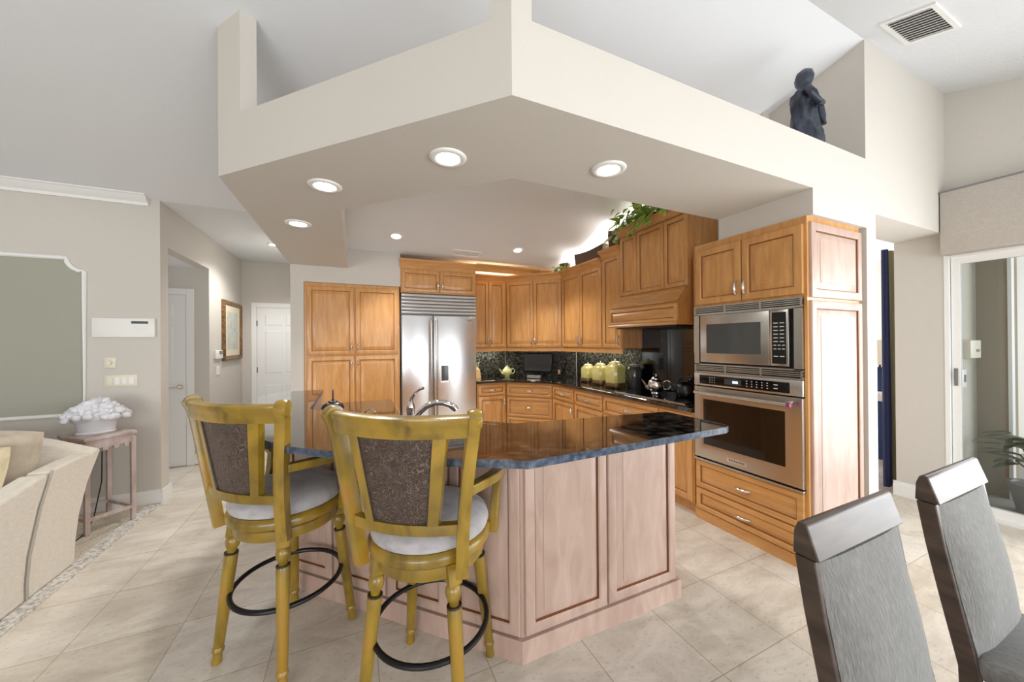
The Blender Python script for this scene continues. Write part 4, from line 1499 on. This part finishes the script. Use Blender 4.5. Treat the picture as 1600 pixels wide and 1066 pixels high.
for x0, x1 in ((-0.11, -0.0005), (-2.1995, -2.09)):
    MB().prismx(side, x0, x1).build('back_side', M['sofafab'], root, smooth=50, bevel=0.012)
arm = [(-0.397, 0.0), (-0.397, 0.10), (-0.377, 0.25), (-0.297, 0.50), (-0.222, 0.655), (-0.23, 0.685), (-0.5, 0.640), (-0.8, 0.595), (-1.0, 0.565), (-1.04, 0.5), (-1.05, 0.0)]
for x0, x1 in ((-0.12, 0.002), (-2.202, -2.082)):
    MB().prismx(arm, x0, x1).build('arm', M['sofafab'], root, smooth=40, bevel=0.018)
mb = MB()
mb.tube([(0.006, y - 0.003, z) for y, z in ((-0.39, 0.01), (-0.39, 0.10), (-0.37, 0.25), (-0.29, 0.50), (-0.215, 0.66), (-0.20, 0.695))], 0.007, 8, upv=(1, 0, 0))
mb.build('piping', mat('taupe_piping', (176, 170, 158), 0.9), root)
MB().box(-2.04, -0.16, -1.02, -0.055, 0.0, 0.28).build('base', M['sofafab'], root, smooth=0)
for x in (-1.095, -2.035):
    MB().box(x, x + 0.925, -1.04, -0.06, 0.281, 0.44, 0.05).build('seat_cushion', M['sofafab'], root, smooth=60)


def pillow(name, label, loc, rot, w, h, t, m):
    mb = MB()
    n = 12
    lo = []
    for j in range(n + 1):
        for i in range(n + 1):
            pass
    gridf, gridb = [], []
    for j in range(n + 1):
        v = -1 + 2 * j / n
        rf, rb = [], []
        for i in range(n + 1):
            u = -1 + 2 * i / n
            k = ((1 - abs(u) ** 2.2) * (1 - abs(v) ** 2.2)) ** 0.5
            pinch = 1 - 0.08 * (u * u * v * v)
            x = u * w / 2 * (1 - 0.06 * (1 - v * v) * 0)
            rf.append(mb.bm.verts.new((u * w / 2 * pinch, -t / 2 * k, v * h / 2 * pinch)))
            rb.append(rf[-1] if i in (0, n) or j in (0, n) else mb.bm.verts.new((u * w / 2 * pinch, t / 2 * k, v * h / 2 * pinch)))
        gridf.append(rf)
        gridb.append(rb)
    for g in (gridf, gridb):
        for j in range(n):
            for i in range(n):
                mb.bm.faces.new((g[j][i], g[j][i + 1], g[j + 1][i + 1], g[j + 1][i]))
    o = mb.build(name, m, None, smooth=80)
    o.location = loc
    o.rotation_euler = rot
    tag(o, label, 'cushion')
    return o


pillow('throw_pillow', 'taupe quilted throw pillow leaning on the sofa back', (-2.15, 3.33, 0.715), (R(-22), R(4), R(2)), 0.52, 0.50, 0.17, M['pillow2'])
pillow('throw_pillow', 'pale gold throw pillow lying in front of the taupe one', (-2.13, 3.12, 0.66), (R(-30), R(-8), R(-4)), 0.50, 0.46, 0.17, M['pillow'])

root = thing('side_table', 'small carved whitewashed side table beside the sofa', 'table', (-1.945, 4.06, 0.012), R(48))
a, b = 0.135, 0.172
mb = MB()
mb.box(-a - 0.02, a + 0.02, -b - 0.02, b + 0.02, 0.728, 0.752, 0.005)
mb.box(-a - 0.008, a + 0.008, -b - 0.008, b + 0.008, 0.704, 0.728, 0.003)
mb.build('top', M['tablewood'], root, smooth=30)
for sx in (-1, 1):
    for sy in (-1, 1):
        MB().box(sx * a - 0.015, sx * a + 0.015, sy * b - 0.015, sy * b + 0.015, 0.0, 0.704, 0.003).build('leg', M['tablewood'], root, smooth=0)
mb = MB()
for sx in (-1, 1):
    mb.box(sx * a - 0.008, sx * a + 0.008, -b + 0.015, b - 0.015, 0.66, 0.704)
    for k in range(6):
        y = -b + 0.04 + k * (2 * b - 0.08) / 5
        mb.rod((sx * a - 0.007, y, 0.650), (sx * a + 0.007, y, 0.650), [(0.018, 0), (0.018, 1)], 10)
for sy in (-1, 1):
    mb.box(-a + 0.015, a - 0.015, sy * b - 0.008, sy * b + 0.008, 0.66, 0.704)
    for k in range(4):
        x = -a + 0.04 + k * (2 * a - 0.08) / 3
        mb.rod((x, sy * b - 0.007, 0.650), (x, sy * b + 0.007, 0.650), [(0.018, 0), (0.018, 1)], 10)
mb.build('apron', M['tablewood'], root, smooth=30)
mb = MB()
for sx in (-1, 1):
    mb.box(sx * a - 0.010, sx * a + 0.010, -b + 0.015, b - 0.015, 0.10, 0.125)
for sy in (-1, 1):
    mb.box(-a + 0.015, a - 0.015, sy * b - 0.010, sy * b + 0.010, 0.10, 0.125)
mb.build('stretcher', M['tablewood'], root, smooth=0)
# porcelain basket of flowers
root = thing('flower_basket', 'white porcelain basket heaped with flowers on the side table', 'ornament', (-1.955, 4.06, 0.765), R(20))
MB().lathe([(0.11, 0), (0.115, 0.01), (0.105, 0.02), (0.118, 0.10), (0.130, 0.155), (0.11, 0.16)], 32, sy=0.72).build('basket', M['china'], root)
mb = MB()
r2 = random.Random(3)
for k in range(90):
    u = r2.uniform(0, 6.283)
    q = math.sqrt(r2.random())
    x, y = 0.185 * q * math.cos(u), 0.12 * q * math.sin(u)
    z = 0.145 + 0.125 * (1 - q * q) - 0.02 * q + r2.uniform(-0.012, 0.012)
    s = r2.uniform(0.022, 0.034)
    rot = Euler((r2.uniform(-0.8, 0.8), r2.uniform(-0.8, 0.8), r2.uniform(0, 3))).to_matrix()
    mb.ball((x, y, z), s, s, s * 0.8, 10, 6, rot)
    for p in range(5):
        aa = p * 1.2566
        mb.ball(Vector((x, y, z)) + rot @ Vector((s * 0.55 * math.cos(aa), s * 0.55 * math.sin(aa), s * 0.25)), s * 0.5, s * 0.5, s * 0.35, 7, 4, rot)
mb.ball((0, 0, 0.155), 0.16, 0.105, 0.10)
mb.build('flowers', M['china'], root, smooth=60)
# cord on the floor by the table
mb = MB()
mb.tube([(-2.05, 4.33, 0.55), (-2.03, 4.28, 0.30), (-1.97, 4.05, 0.06), (-1.93, 3.86, 0.018), (-1.93, 3.74, 0.016), (-1.98, 3.66, 0.016)], 0.004, 6)
tag(mb.build('lamp_cord', M['black'], None), 'thin black cord trailing behind the side table', 'cord')

# ------------------------------------------------------------------ wall devices
root = thing('intercom', 'wide white intercom panel on the sofa wall', 'intercom', (-2.115, 4.36, 1.56))
MB().box(0, 0.42, -0.03, 0, 0, 0.175, 0.006).build('housing', M['white'], root)
MB().box(0.26, 0.375, -0.0312, -0.03, 0.125, 0.147).build('display', M['black'], root, smooth=0)
mb = MB()
for i in range(5):
    for j in range(3):
        mb.box(0.262 + i * 0.022, 0.279 + i * 0.022, -0.033, -0.03, 0.055 + j * 0.021, 0.071 + j * 0.021)
mb.build('keypad', M['white'], root, smooth=0)
mb = MB()
for j in range(9):
    mb.box(0.04, 0.20, -0.0315, -0.03, 0.045 + j * 0.011, 0.050 + j * 0.011)
mb.build('speaker_grille', M['white'], root, smooth=0)
root = thing('volume_knob', 'square almond wall plate with round dial below the intercom', 'dial', (-2.05, 4.36, 1.285))
MB().box(0, 0.082, -0.008, 0, 0, 0.095, 0.003).build('plate', M['almond'], root)
MB().rod((0.041, -0.008, 0.048), (0.041, -0.026, 0.048), [(0.020, 0), (0.017, 1)], 18).build('knob', M['almond'], root)
root = thing('switch_plate', 'wide almond switch plate under the dial', 'light switch', (-2.045, 4.36, 1.115))
MB().box(0, 0.22, -0.008, 0, 0, 0.105, 0.003).build('plate', M['almond'], root)
for k in range(4):
    MB().box(0.022 + k * 0.048, 0.054 + k * 0.048, -0.012, -0.008, 0.02, 0.085).build('rocker', M['white'] if k else M['almond'], root, smooth=0)
# hallway wall (faces +x)
root = thing('framed_picture', 'watercolour in a bronze frame on the hallway wall', 'picture', (-1.665, 6.42, 1.26), R(90))
mb = MB()
x0, x1, z0, z1 = -0.41, 0.41, 0, 0.85
seq = [(0, 0), (0, -0.03), (0.02, -0.045), (0.055, -0.03), (0.065, -0.02)]
mb.loops([[(x0 + i, q, z0 + i), (x1 - i, q, z0 + i), (x1 - i, q, z1 - i), (x0 + i, q, z1 - i)] for i, q in seq], cap1=False)
mb.build('frame', M['frame'], root, smooth=0)
MB().box(x0 + 0.06, x1 - 0.06, -0.018, -0.002, 0.06, 0.79).build('mat_board', M['matboard'], root, smooth=0)
MB().box(x0 + 0.16, x1 - 0.16, -0.020, -0.018, 0.15, 0.70).build('print', M['art'], root, smooth=0)
root = thing('thermostat', 'white wall thermostat with grey screen left of the framed picture', 'thermostat', (-1.665, 5.84, 1.30), R(90))
MB().box(-0.13, 0.13, -0.03, 0, 0, 0.11, 0.006).build('housing', M['white'], root)
MB().box(-0.02, 0.11, -0.0315, -0.03, 0.055, 0.10).build('screen', M['grey'], root, smooth=0)
root = thing('light_switch', 'white light switch below the thermostat', 'light switch', (-1.665, 5.86, 1.08), R(90))
MB().box(-0.06, 0.06, -0.008, 0, 0, 0.12, 0.003).build('plate', M['white'], root)
MB().box(-0.018, 0.018, -0.012, -0.008, 0.03, 0.09).build('rocker', M['white'], root, smooth=0)


# ------------------------------------------------------------------ recessed lights and vents
def downlight(label, loc, r=0.095, tilt=0.0, watts=9, first=[None], spot=R(140)):
    if first[0] is None:
        root = thing('recessed_light', label, 'ceiling light', loc, 0, 'recessed ceiling lights')
        MB().lathe([(0.060, -0.004), (0.066, -0.010), (0.090, -0.008), (0.096, -0.001), (0.096, 0.0), (0.058, 0.0)], 32, cap=False).build('trim_ring', M['trim'], root, smooth=50)
        MB().lathe([(0.0602, -0.0045), (0.0602, -0.0015)], 32).build('lens', M['lens'], root, smooth=0)
        first[0] = root
    else:
        root = copy_tree(first[0])
        for c in list(root.children):
            if c.type == 'LIGHT':
                bpy.data.objects.remove(c)
        root['label'] = label
        root.location = loc
    root.rotation_euler = (tilt, 0, 0)
    root.scale = (r / 0.095,) * 3
    l = bpy.data.lights.new('lamp', 'SPOT')
    l.energy = watts
    l.color = (1.0, 0.98, 0.95)
    l.spot_size = spot
    l.spot_blend = 0.6
    l.shadow_soft_size = 0.06
    o = bpy.data.objects.new('lamp', l)
    COL.objects.link(o)
    o.parent = root
    o.location = (0, 0, -0.03)
    return root


TS = math.atan(-0.25)
downlight('recessed light in the soffit nearest its front corner', (0.45, 1.796, 2.453), watts=18)
downlight('recessed light in the left soffit arm, second from the front corner', (-0.159, 2.413, 2.453), watts=18)
downlight('recessed light in the left soffit arm, furthest back', (-0.406, 3.256, 2.453), watts=18)
downlight('recessed light in the soffit arm leading to the oven tower', (1.303, 1.562, 2.453), watts=18)
downlight('left recessed light in the sloped kitchen ceiling', (0.475, 4.526, ceil_z(4.526)), 0.085, TS, 60, spot=R(104))
downlight('right recessed light in the sloped kitchen ceiling near the corner cupboards', (2.141, 4.541, ceil_z(4.541)), 0.085, TS, 60, spot=R(104))
downlight('recessed light in the hallway ceiling', (-1.0, 5.70, ceil_z(4.37)), 0.085, 0, 45)


def vent(name, label, loc, tilt, w, d, nsl, m1, m2):
    root = thing(name, label, 'vent', loc, rot=(tilt, 0, 0))
    mb = MB()
    f = 0.025
    mb.box(-w / 2, w / 2, -d / 2, -d / 2 + f, -0.010, 0)
    mb.box(-w / 2, w / 2, d / 2 - f, d / 2, -0.010, 0)
    mb.box(-w / 2, -w / 2 + f, -d / 2 + f, d / 2 - f, -0.010, 0)
    mb.box(w / 2 - f, w / 2, -d / 2 + f, d / 2 - f, -0.010, 0)
    mb.build('frame', m1, root, smooth=0)
    MB().box(-w / 2 + f, w / 2 - f, -d / 2 + f, d / 2 - f, -0.002, 0).build('backing', m2, root, smooth=0)
    mb = MB()
    iw = w - 2 * f
    for k in range(nsl):
        x = -iw / 2 + (k + 0.5) * iw / nsl
        s = iw / nsl
        mb.prismy([(x - s * 0.42, -0.012), (x - s * 0.30, -0.013), (x + s * 0.12, -0.003), (x + s * 0.0, -0.002)], -d / 2 + f, d / 2 - f)
    mb.build('slats', m1, root, smooth=0)
    return root


vent('ceiling_register', 'louvred air register in the ceiling above the statue', (3.40, 0.99, ceil_z(0.99)), math.atan(0.31), 0.40, 0.26, 11, M['trim'], M['grey'])
root = vent('supply_vent', 'low white vent in the kitchen ceiling between two recessed lights', (1.44, 4.78, ceil_z(4.78)), TS, 0.42, 0.17, 12, M['trim'], M['trim'])

# ------------------------------------------------------------------ things on the counters
# cooktop
root = thing('cooktop', 'black glass cooktop set in the worktop under the range hood', 'cooktop', (2.95, 2.70, 0.9142))
MB().box(-0.25, 0.22, -0.46, 0.46, 0, 0.008, 0.002).build('glass_top', M['glassblk'], root, smooth=0)
mb = MB()
mb.box(-0.257, -0.251, -0.467, 0.467, 0, 0.009)
mb.box(-0.251, 0.22, 0.461, 0.467, 0, 0.009)
mb.build('steel_edge', M['steel'], root, smooth=0)


def canister(label, loc, s, h, first=[None]):
    root = thing('canister', label, 'canister', loc, R(8), 'lidded yellow canisters on the worktop')
    a = s / 2

    def sq(r, z, c=0.25):
        k = r * c
        return [(-r + k, -r, z), (r - k, -r, z), (r, -r + k, z), (r, r - k, z), (r - k, r, z), (-r + k, r, z), (-r, r - k, z), (-r, -r + k, z)]
    mb = MB()
    mb.loops([sq(a * 0.98, 0.045), sq(a, 0.055), sq(a * 1.0, h * 0.70), sq(a * 0.93, h * 0.76), sq(a * 0.60, h * 0.86), sq(a * 0.55, h * 0.87)])
    mb.build('jar', M['yellowglaze'], root, smooth=40)
    mb = MB()
    mb.loops([sq(a * 0.62, h * 0.871), sq(a * 0.60, h * 0.89), sq(a * 0.40, h * 0.935), sq(a * 0.12, h * 0.955)])
    ld = mb.build('lid', M['creamglaze'], root, smooth=40)
    MB().ball((0, 0, h * 0.978), 0.013, 0.013, 0.014).build('knob', M['nickel'], ld)
    mb = MB()
    mb.loops([sq(a * 1.04, 0.018), sq(a * 1.06, 0.025), sq(a * 1.03, 0.058), sq(a * 1.01, 0.062)])
    for i in range(4):
        x, y = (1, 1, -1, -1)[i] * a * 0.92, (1, -1, -1, 1)[i] * a * 0.92
        mb.ball((x, y, 0.010), 0.012, 0.012, 0.012, 8, 5)
    mb.build('metal_stand', M['frame'], root, smooth=40)
    return root


canister('smallest yellow canister, furthest from the cooktop', (3.02, 4.10, 0.9145), 0.155, 0.27)
canister('middle-sized yellow canister between the other two', (3.00, 3.80, 0.9145), 0.17, 0.30)
canister('largest yellow canister, nearest the cooktop', (2.96, 3.46, 0.9145), 0.19, 0.345)
root = thing('glass_jar', 'dark glass storage jar in shadow right of the largest canister', 'jar', (3.12, 3.30, 0.9145))
MB().lathe([(0.075, 0), (0.085, 0.02), (0.088, 0.20), (0.07, 0.25), (0.06, 0.26)], 24).build('jar', M['mwglass'], root)
MB().lathe([(0.066, 0.261), (0.066, 0.285), (0.02, 0.295)], 24).build('lid', M['grey'], root)


def teapot(name, label, loc, rz, s, m, spout_up=True):
    root = thing(name, label, 'teapot', loc, rz)
    MB().lathe([(0.045 * s, 0), (0.048 * s, 0.008 * s), (0.04 * s, 0.015 * s), (0.075 * s, 0.05 * s), (0.085 * s, 0.085 * s), (0.072 * s, 0.13 * s), (0.045 * s, 0.15 * s)], 28).build('body', m, root, smooth=60)
    ld = MB().lathe([(0.048 * s, 0.151 * s), (0.046 * s, 0.158 * s), (0.028 * s, 0.175 * s), (0.01 * s, 0.182 * s)], 24).build('lid', m, root, smooth=60)
    MB().ball((0, 0, 0.192 * s), 0.012 * s, 0.012 * s, 0.013 * s).build('knob', m, ld)
    mb = MB()
    mb.tube([(-0.065 * s, 0, 0.05 * s), (-0.10 * s, 0, 0.075 * s), (-0.115 * s, 0, 0.11 * s), (-0.14 * s, 0, 0.14 * s)], 0.016 * s, 10, scales=[1.2, 1.0, 0.75, 0.6], upv=(0, 1, 0))
    mb.build('spout', m, root)
    mb = MB()
    mb.tube([(0.07 * s, 0, 0.125 * s), (0.105 * s, 0, 0.14 * s), (0.135 * s, 0, 0.12 * s), (0.138 * s, 0, 0.085 * s), (0.115 * s, 0, 0.055 * s), (0.075 * s, 0, 0.05 * s)], 0.009 * s, 8, upv=(0, 1, 0))
    mb.build('handle', m, root)
    return root


teapot('teapot', 'pale yellow teapot on the worktop near the refrigerator', (2.30, 5.33, 0.9145), R(-5), 0.95, M['creamglaze'])
teapot('teapot', 'polished chrome teapot standing on the cooktop', (2.93, 2.78, 0.9228), R(-55), 1.05, M['chrome'])
root = thing('kettle', 'black kettle at the rear of the cooktop', 'kettle', (3.06, 2.52, 0.9228), R(-60))
MB().lathe([(0.085, 0), (0.095, 0.01), (0.10, 0.05), (0.085, 0.11), (0.05, 0.145), (0.015, 0.15)], 28).build('body', M['black'], root, smooth=60)
mb = MB()
mb.tube([(-0.08, 0, 0.09)] + [(0.085 * math.cos(R(a)), 0, 0.11 + 0.09 * math.sin(R(a))) for a in range(160, 15, -15)] + [(0.08, 0, 0.10)], 0.008, 8, upv=(0, 1, 0))
mb.build('handle', M['black'], root)
mb = MB()
mb.tube([(-0.09, 0, 0.06), (-0.13, 0, 0.10), (-0.15, 0, 0.125)], 0.014, 8, scales=[1.2, 0.9, 0.7], upv=(0, 1, 0))
mb.build('spout', M['black'], root)
# small television, radio, phone, knife block
root = thing('television', 'small flat television on the corner worktop', 'television', (2.715, 5.035, 0.9145), R(-45))
MB().box(-0.24, 0.24, -0.03, 0.03, 0.075, 0.385, 0.008).build('housing', M['black'], root)
MB().box(-0.222, 0.222, -0.0315, -0.03, 0.105, 0.37).build('screen', M['screen'], root, smooth=0)
MB().box(-0.14, 0.14, -0.09, 0.09, 0.0, 0.012, 0.004).build('foot', M['black'], root)
MB().box(-0.04, 0.04, -0.015, 0.03, 0.012, 0.10).build('neck', M['black'], root, smooth=0)
root = thing('cable_box', 'small silver box in front of the television', 'electronics', (2.58, 4.90, 0.9145), R(-45))
MB().box(-0.11, 0.11, -0.05, 0.03, 0, 0.045, 0.01).build('housing', M['grey'], root)
MB().box(-0.10, 0.10, -0.0515, -0.05, 0.012, 0.034).build('front', M['nickel'], root, smooth=0)
root = thing('cordless_phone', 'black cordless phone upright in its cradle beside the television', 'phone', (2.95, 4.75, 0.9145), R(-50))
MB().box(-0.045, 0.045, -0.05, 0.05, 0, 0.03, 0.008).build('cradle', M['black'], root)
hs_ = MB().box(-0.025, 0.025, -0.015, 0.015, 0.031, 0.21, 0.008).build('handset', M['black'], root)
MB().box(-0.018, 0.018, -0.0165, -0.015, 0.06, 0.13).build('keypad', M['nickel'], hs_, smooth=0)
root = thing('knife_block', 'pale wooden knife block with light handled knives by the refrigerator', 'knife block', (1.80, 5.42, 0.9145), R(10))
mb = MB()
mb.prismx([(-0.06, 0), (0.10, 0), (0.06, 0.17), (-0.02, 0.13)], -0.05, 0.05)
mb.build('block', M['knifewood'], root, smooth=0)
for i in range(3):
    MB().tube([(-0.03 + i * 0.03, 0.02, 0.145), (-0.03 + i * 0.03, -0.02, 0.25)], 0.008, 8).build('knife_handle', M['almond'], root)
# on the island
root = thing('cast_iron_teapot', 'low blue-black cast iron teapot with upright handle on the island', 'teapot', (-0.165, 3.22, 0.9145), R(3))
root.scale = (0.78, 0.78, 0.9)
MB().lathe([(0.06, 0), (0.07, 0.006), (0.105, 0.04), (0.11, 0.06), (0.095, 0.085), (0.05, 0.105), (0.02, 0.108)], 32).build('body', M['castiron'], root, smooth=60)
MB().lathe([(0.05, 0.1085), (0.045, 0.115), (0.012, 0.12), (0.014, 0.13), (0.008, 0.136)], 20).build('lid', M['castiron'], root, smooth=60)
mb = MB()
mb.tube([(0.0, -0.075, 0.085)] + [(0.0, -0.075 * math.cos(R(180 - a)), 0.09 + 0.125 * math.sin(R(a))) for a in range(170, 9, -20)] + [(0.0, 0.075, 0.085)], 0.0075, 8, upv=(1, 0, 0))
mb.build('handle', M['castiron'], root)
mb = MB()
mb.tube([(0, 0.095, 0.05), (0, 0.125, 0.07), (0, 0.14, 0.09)], 0.012, 8, upv=(1, 0, 0), scales=[1.2, 1, 0.8])
mb.build('spout', M['castiron'], root)
mb = MB()
mb.loops([[(-0.06, -0.05, 0), (0.05, -0.05, 0), (0.05, 0.05, 0), (-0.06, 0.05, 0)], [(0.02, -0.03, 0.08), (0.045, -0.03, 0.085), (0.045, 0.03, 0.085), (0.02, 0.03, 0.08)]])
o = mb.build('card_holder', M['castiron'], None, smooth=0, bevel=0.004)
o.location = (-0.228, 3.05, 0.9145)
o.rotation_euler = (0, 0, R(-25))
tag(o, 'small dark wedge-shaped stand left of the cast iron teapot', 'stand')
root = thing('trivet', 'flat dark trivet in front of the cast iron teapot', 'trivet', (-0.09, 3.03, 0.9145))
MB().lathe([(0.085, 0), (0.088, 0.004), (0.088, 0.009), (0.08, 0.011)], 24).build('plate', M['castiron'], root)


# ------------------------------------------------------------------ above the cabinets
def planter(label, loc, rz, w, d, h):
    root = thing('planter', label, 'planter', loc, rz)
    mb = MB()
    lps = []
    for t in (0, 0.25, 0.5, 0.75, 1.0):
        k = 0.88 + 0.12 * t
        z = h * t
        lp = []
        for x, y in ((-1, -1), (-0.5, -1), (0, -1), (0.5, -1), (1, -1), (1, 1), (0.5, 1), (0, 1), (-0.5, 1), (-1, 1)):
            dz = (0.022 * abs(x) ** 2 if t == 1 else 0)
            lp.append((x * w / 2 * k, y * d / 2 * k, z + dz))
        lps.append(lp)
    mb.loops(lps, cap1=False)
    mb.loops([[(x * 0.94, y * 0.94, z) for x, y, z in lps[4]], [(x * 0.94, y * 0.94, z - 0.02) for x, y, z in lps[4]]], cap0=False)
    mb.build('basket', M['rattan'], root, smooth=20)
    return root


planter('long brown rattan planter on top of the cupboard above the canisters', (3.04, 4.02, 2.566), R(-90), 0.66, 0.14, 0.185)
planter('brown rattan planter beside the trailing ivy', (3.04, 3.46, 2.641), R(-90), 0.26, 0.14, 0.24)


def ivy(label, loc, specs, n, spread, L, seed):
    root = thing('ivy_plant', label, 'plant', loc)
    st, lf = MB(), MB()
    r2 = random.Random(seed)
    for k in range(n):
        x, y, z = r2.uniform(*spread[0]), r2.uniform(*spread[1]), r2.uniform(*spread[2])
        az = r2.uniform(0, 6.28)
        d = (math.cos(az) * 0.6 - 0.5, math.sin(az) * 0.7, r2.uniform(-0.7, 0.4))
        lf.leaf((x, y, z), d, (-0.6, r2.uniform(-0.4, 0.3), 0.7), L * r2.uniform(0.7, 1.25), L * 0.72 * r2.uniform(0.8, 1.1))
    for p in specs:
        st.tube(p, 0.003, 5)
        for a, b in zip(p[:-1], p[1:]):
            for t in (0.2, 0.5, 0.8):
                c = Vector(a).lerp(Vector(b), t)
                az = r2.uniform(0, 6.28)
                lf.leaf(c, (-0.5 + 0.3 * math.cos(az), 0.7 * math.sin(az), -0.35), (-0.7, 0.0, 0.6), L * r2.uniform(0.7, 1.1), L * 0.7)
    st.build('vines', M['stem'], root)
    lf.build('leaves', M['leaf'], root, smooth=60)
    MB().lathe([(0.06, 0.001), (0.085, 0.10), (0.09, 0.12), (0.075, 0.12)], 16).build('pot', M['rattan'], root)
    return root


ivy('lush trailing pothos spilling over the top of the hood cupboard', (3.02, 2.93, 2.786),
    [[(-0.1, 0.1, 0.12), (-0.24, 0.18, 0.05), (-0.27, 0.28, -0.06), (-0.24, 0.40, -0.10)], [(-0.1, -0.05, 0.1), (-0.26, -0.05, 0.0), (-0.275, -0.04, -0.10), (-0.28, -0.04, -0.17)],
     [(-0.1, -0.15, 0.12), (-0.26, -0.20, 0.0), (-0.275, -0.22, -0.08)], [(0, 0.2, 0.12), (-0.10, 0.36, 0.0), (-0.14, 0.45, -0.08)], [(-0.05, -0.1, 0.15), (-0.2, -0.3, 0.08), (-0.22, -0.38, 0.02)]],
    170, ((-0.26, 0.10), (-0.38, 0.38), (0.03, 0.24)), 0.115, 5)
ivy('small green leafy sprig on top of the corner cupboard', (2.98, 4.60, 2.566), [[(-0.03, 0, 0.1), (-0.12, 0.03, 0.06), (-0.15, 0.05, 0.02)]], 30, ((-0.12, 0.04), (-0.10, 0.12), (0.03, 0.10)), 0.085, 8)

# bronze statue on the ledge
root = thing('statue', 'dark bronze draped figure on the ledge above the oven wall', 'statue', (2.90, 1.40, 2.776), R(15))
root.scale = (1.15, 1.15, 1.14)
MB().loops([[(0.13 * math.cos(2 * math.pi * k / 20) + 0.03, 0.09 * math.sin(2 * math.pi * k / 20), z) for k in range(20)] for z in (0.0, 0.03)]).build('plinth', M['bronze'], root, smooth=30)
mb = MB()
rows = [(0.03, 0.03, 0.115, 0.085), (0.08, 0.025, 0.115, 0.085), (0.14, 0.015, 0.095, 0.075), (0.20, 0.0, 0.078, 0.066), (0.25, -0.012, 0.070, 0.060), (0.30, -0.010, 0.078, 0.062),
        (0.345, 0.0, 0.088, 0.062), (0.385, 0.002, 0.080, 0.056), (0.41, 0.0, 0.045, 0.040), (0.43, -0.002, 0.030, 0.030), (0.455, 0.0, 0.040, 0.042), (0.49, 0.006, 0.048, 0.048), (0.525, 0.014, 0.038, 0.040), (0.55, 0.02, 0.014, 0.016)]
n = 36
lps = []
for z, cx, rx, ry in rows:
    lp = []
    for k in range(n):
        a = 2 * math.pi * k / n
        f = 1 + (0.12 * math.sin(6 * a + z * 24) + 0.07 * math.sin(10 * a - z * 30)) * (1 if z < 0.40 else 0.35)
        lp.append((cx + rx * f * math.cos(a), ry * f * math.sin(a), z))
    lps.append(lp)
mb.loops(lps)
mb.build('draped_body', M['bronze'], root, smooth=60)
mb = MB()
mb.tube([(-0.07, -0.03, 0.375), (-0.10, -0.06, 0.32), (-0.07, -0.08, 0.27), (0.0, -0.085, 0.29)], 0.022, 10, scales=[1.1, 1.0, 0.85, 0.7])
mb.tube([(0.07, -0.03, 0.375), (0.10, -0.055, 0.32), (0.085, -0.07, 0.25), (0.09, -0.075, 0.20)], 0.022, 10, scales=[1.1, 1.0, 0.85, 0.7])
mb.build('arm', M['bronze'], root, smooth=60)
mb = MB()
mb.lathe([(0.045, 0.03), (0.062, 0.06), (0.058, 0.15), (0.03, 0.185), (0.034, 0.20)], 18, (0.115, -0.03, 0), sy=0.8)
mb.build('urn', M['bronze'], root, smooth=60)

# cove lights hidden on top of the cupboards and under them
area('cove_light_back', (2.0, 5.42, 2.57), (0, -0.25, 1), 0.7, 0.10, 5, (1.0, 0.78, 0.45))
area('cove_light_right', (3.18, 4.0, 2.60), (-0.05, 0, 1), 0.08, 1.3, 8, (1.0, 0.97, 0.93))
area('cove_light_hood', (3.17, 2.75, 2.80), (-0.3, 0, 1), 0.08, 0.85, 4, (1.0, 0.97, 0.93))
for nm, p, sx, sy in (('under_cabinet_light_back', (1.95, 5.45, 1.385), 0.5, 0.06), ('under_cabinet_light_right', (3.14, 4.0, 1.385), 0.06, 1.2)):
    area(nm, p, (0, 0, -1), sx, sy, 2.2, (1, 0.93, 0.82))
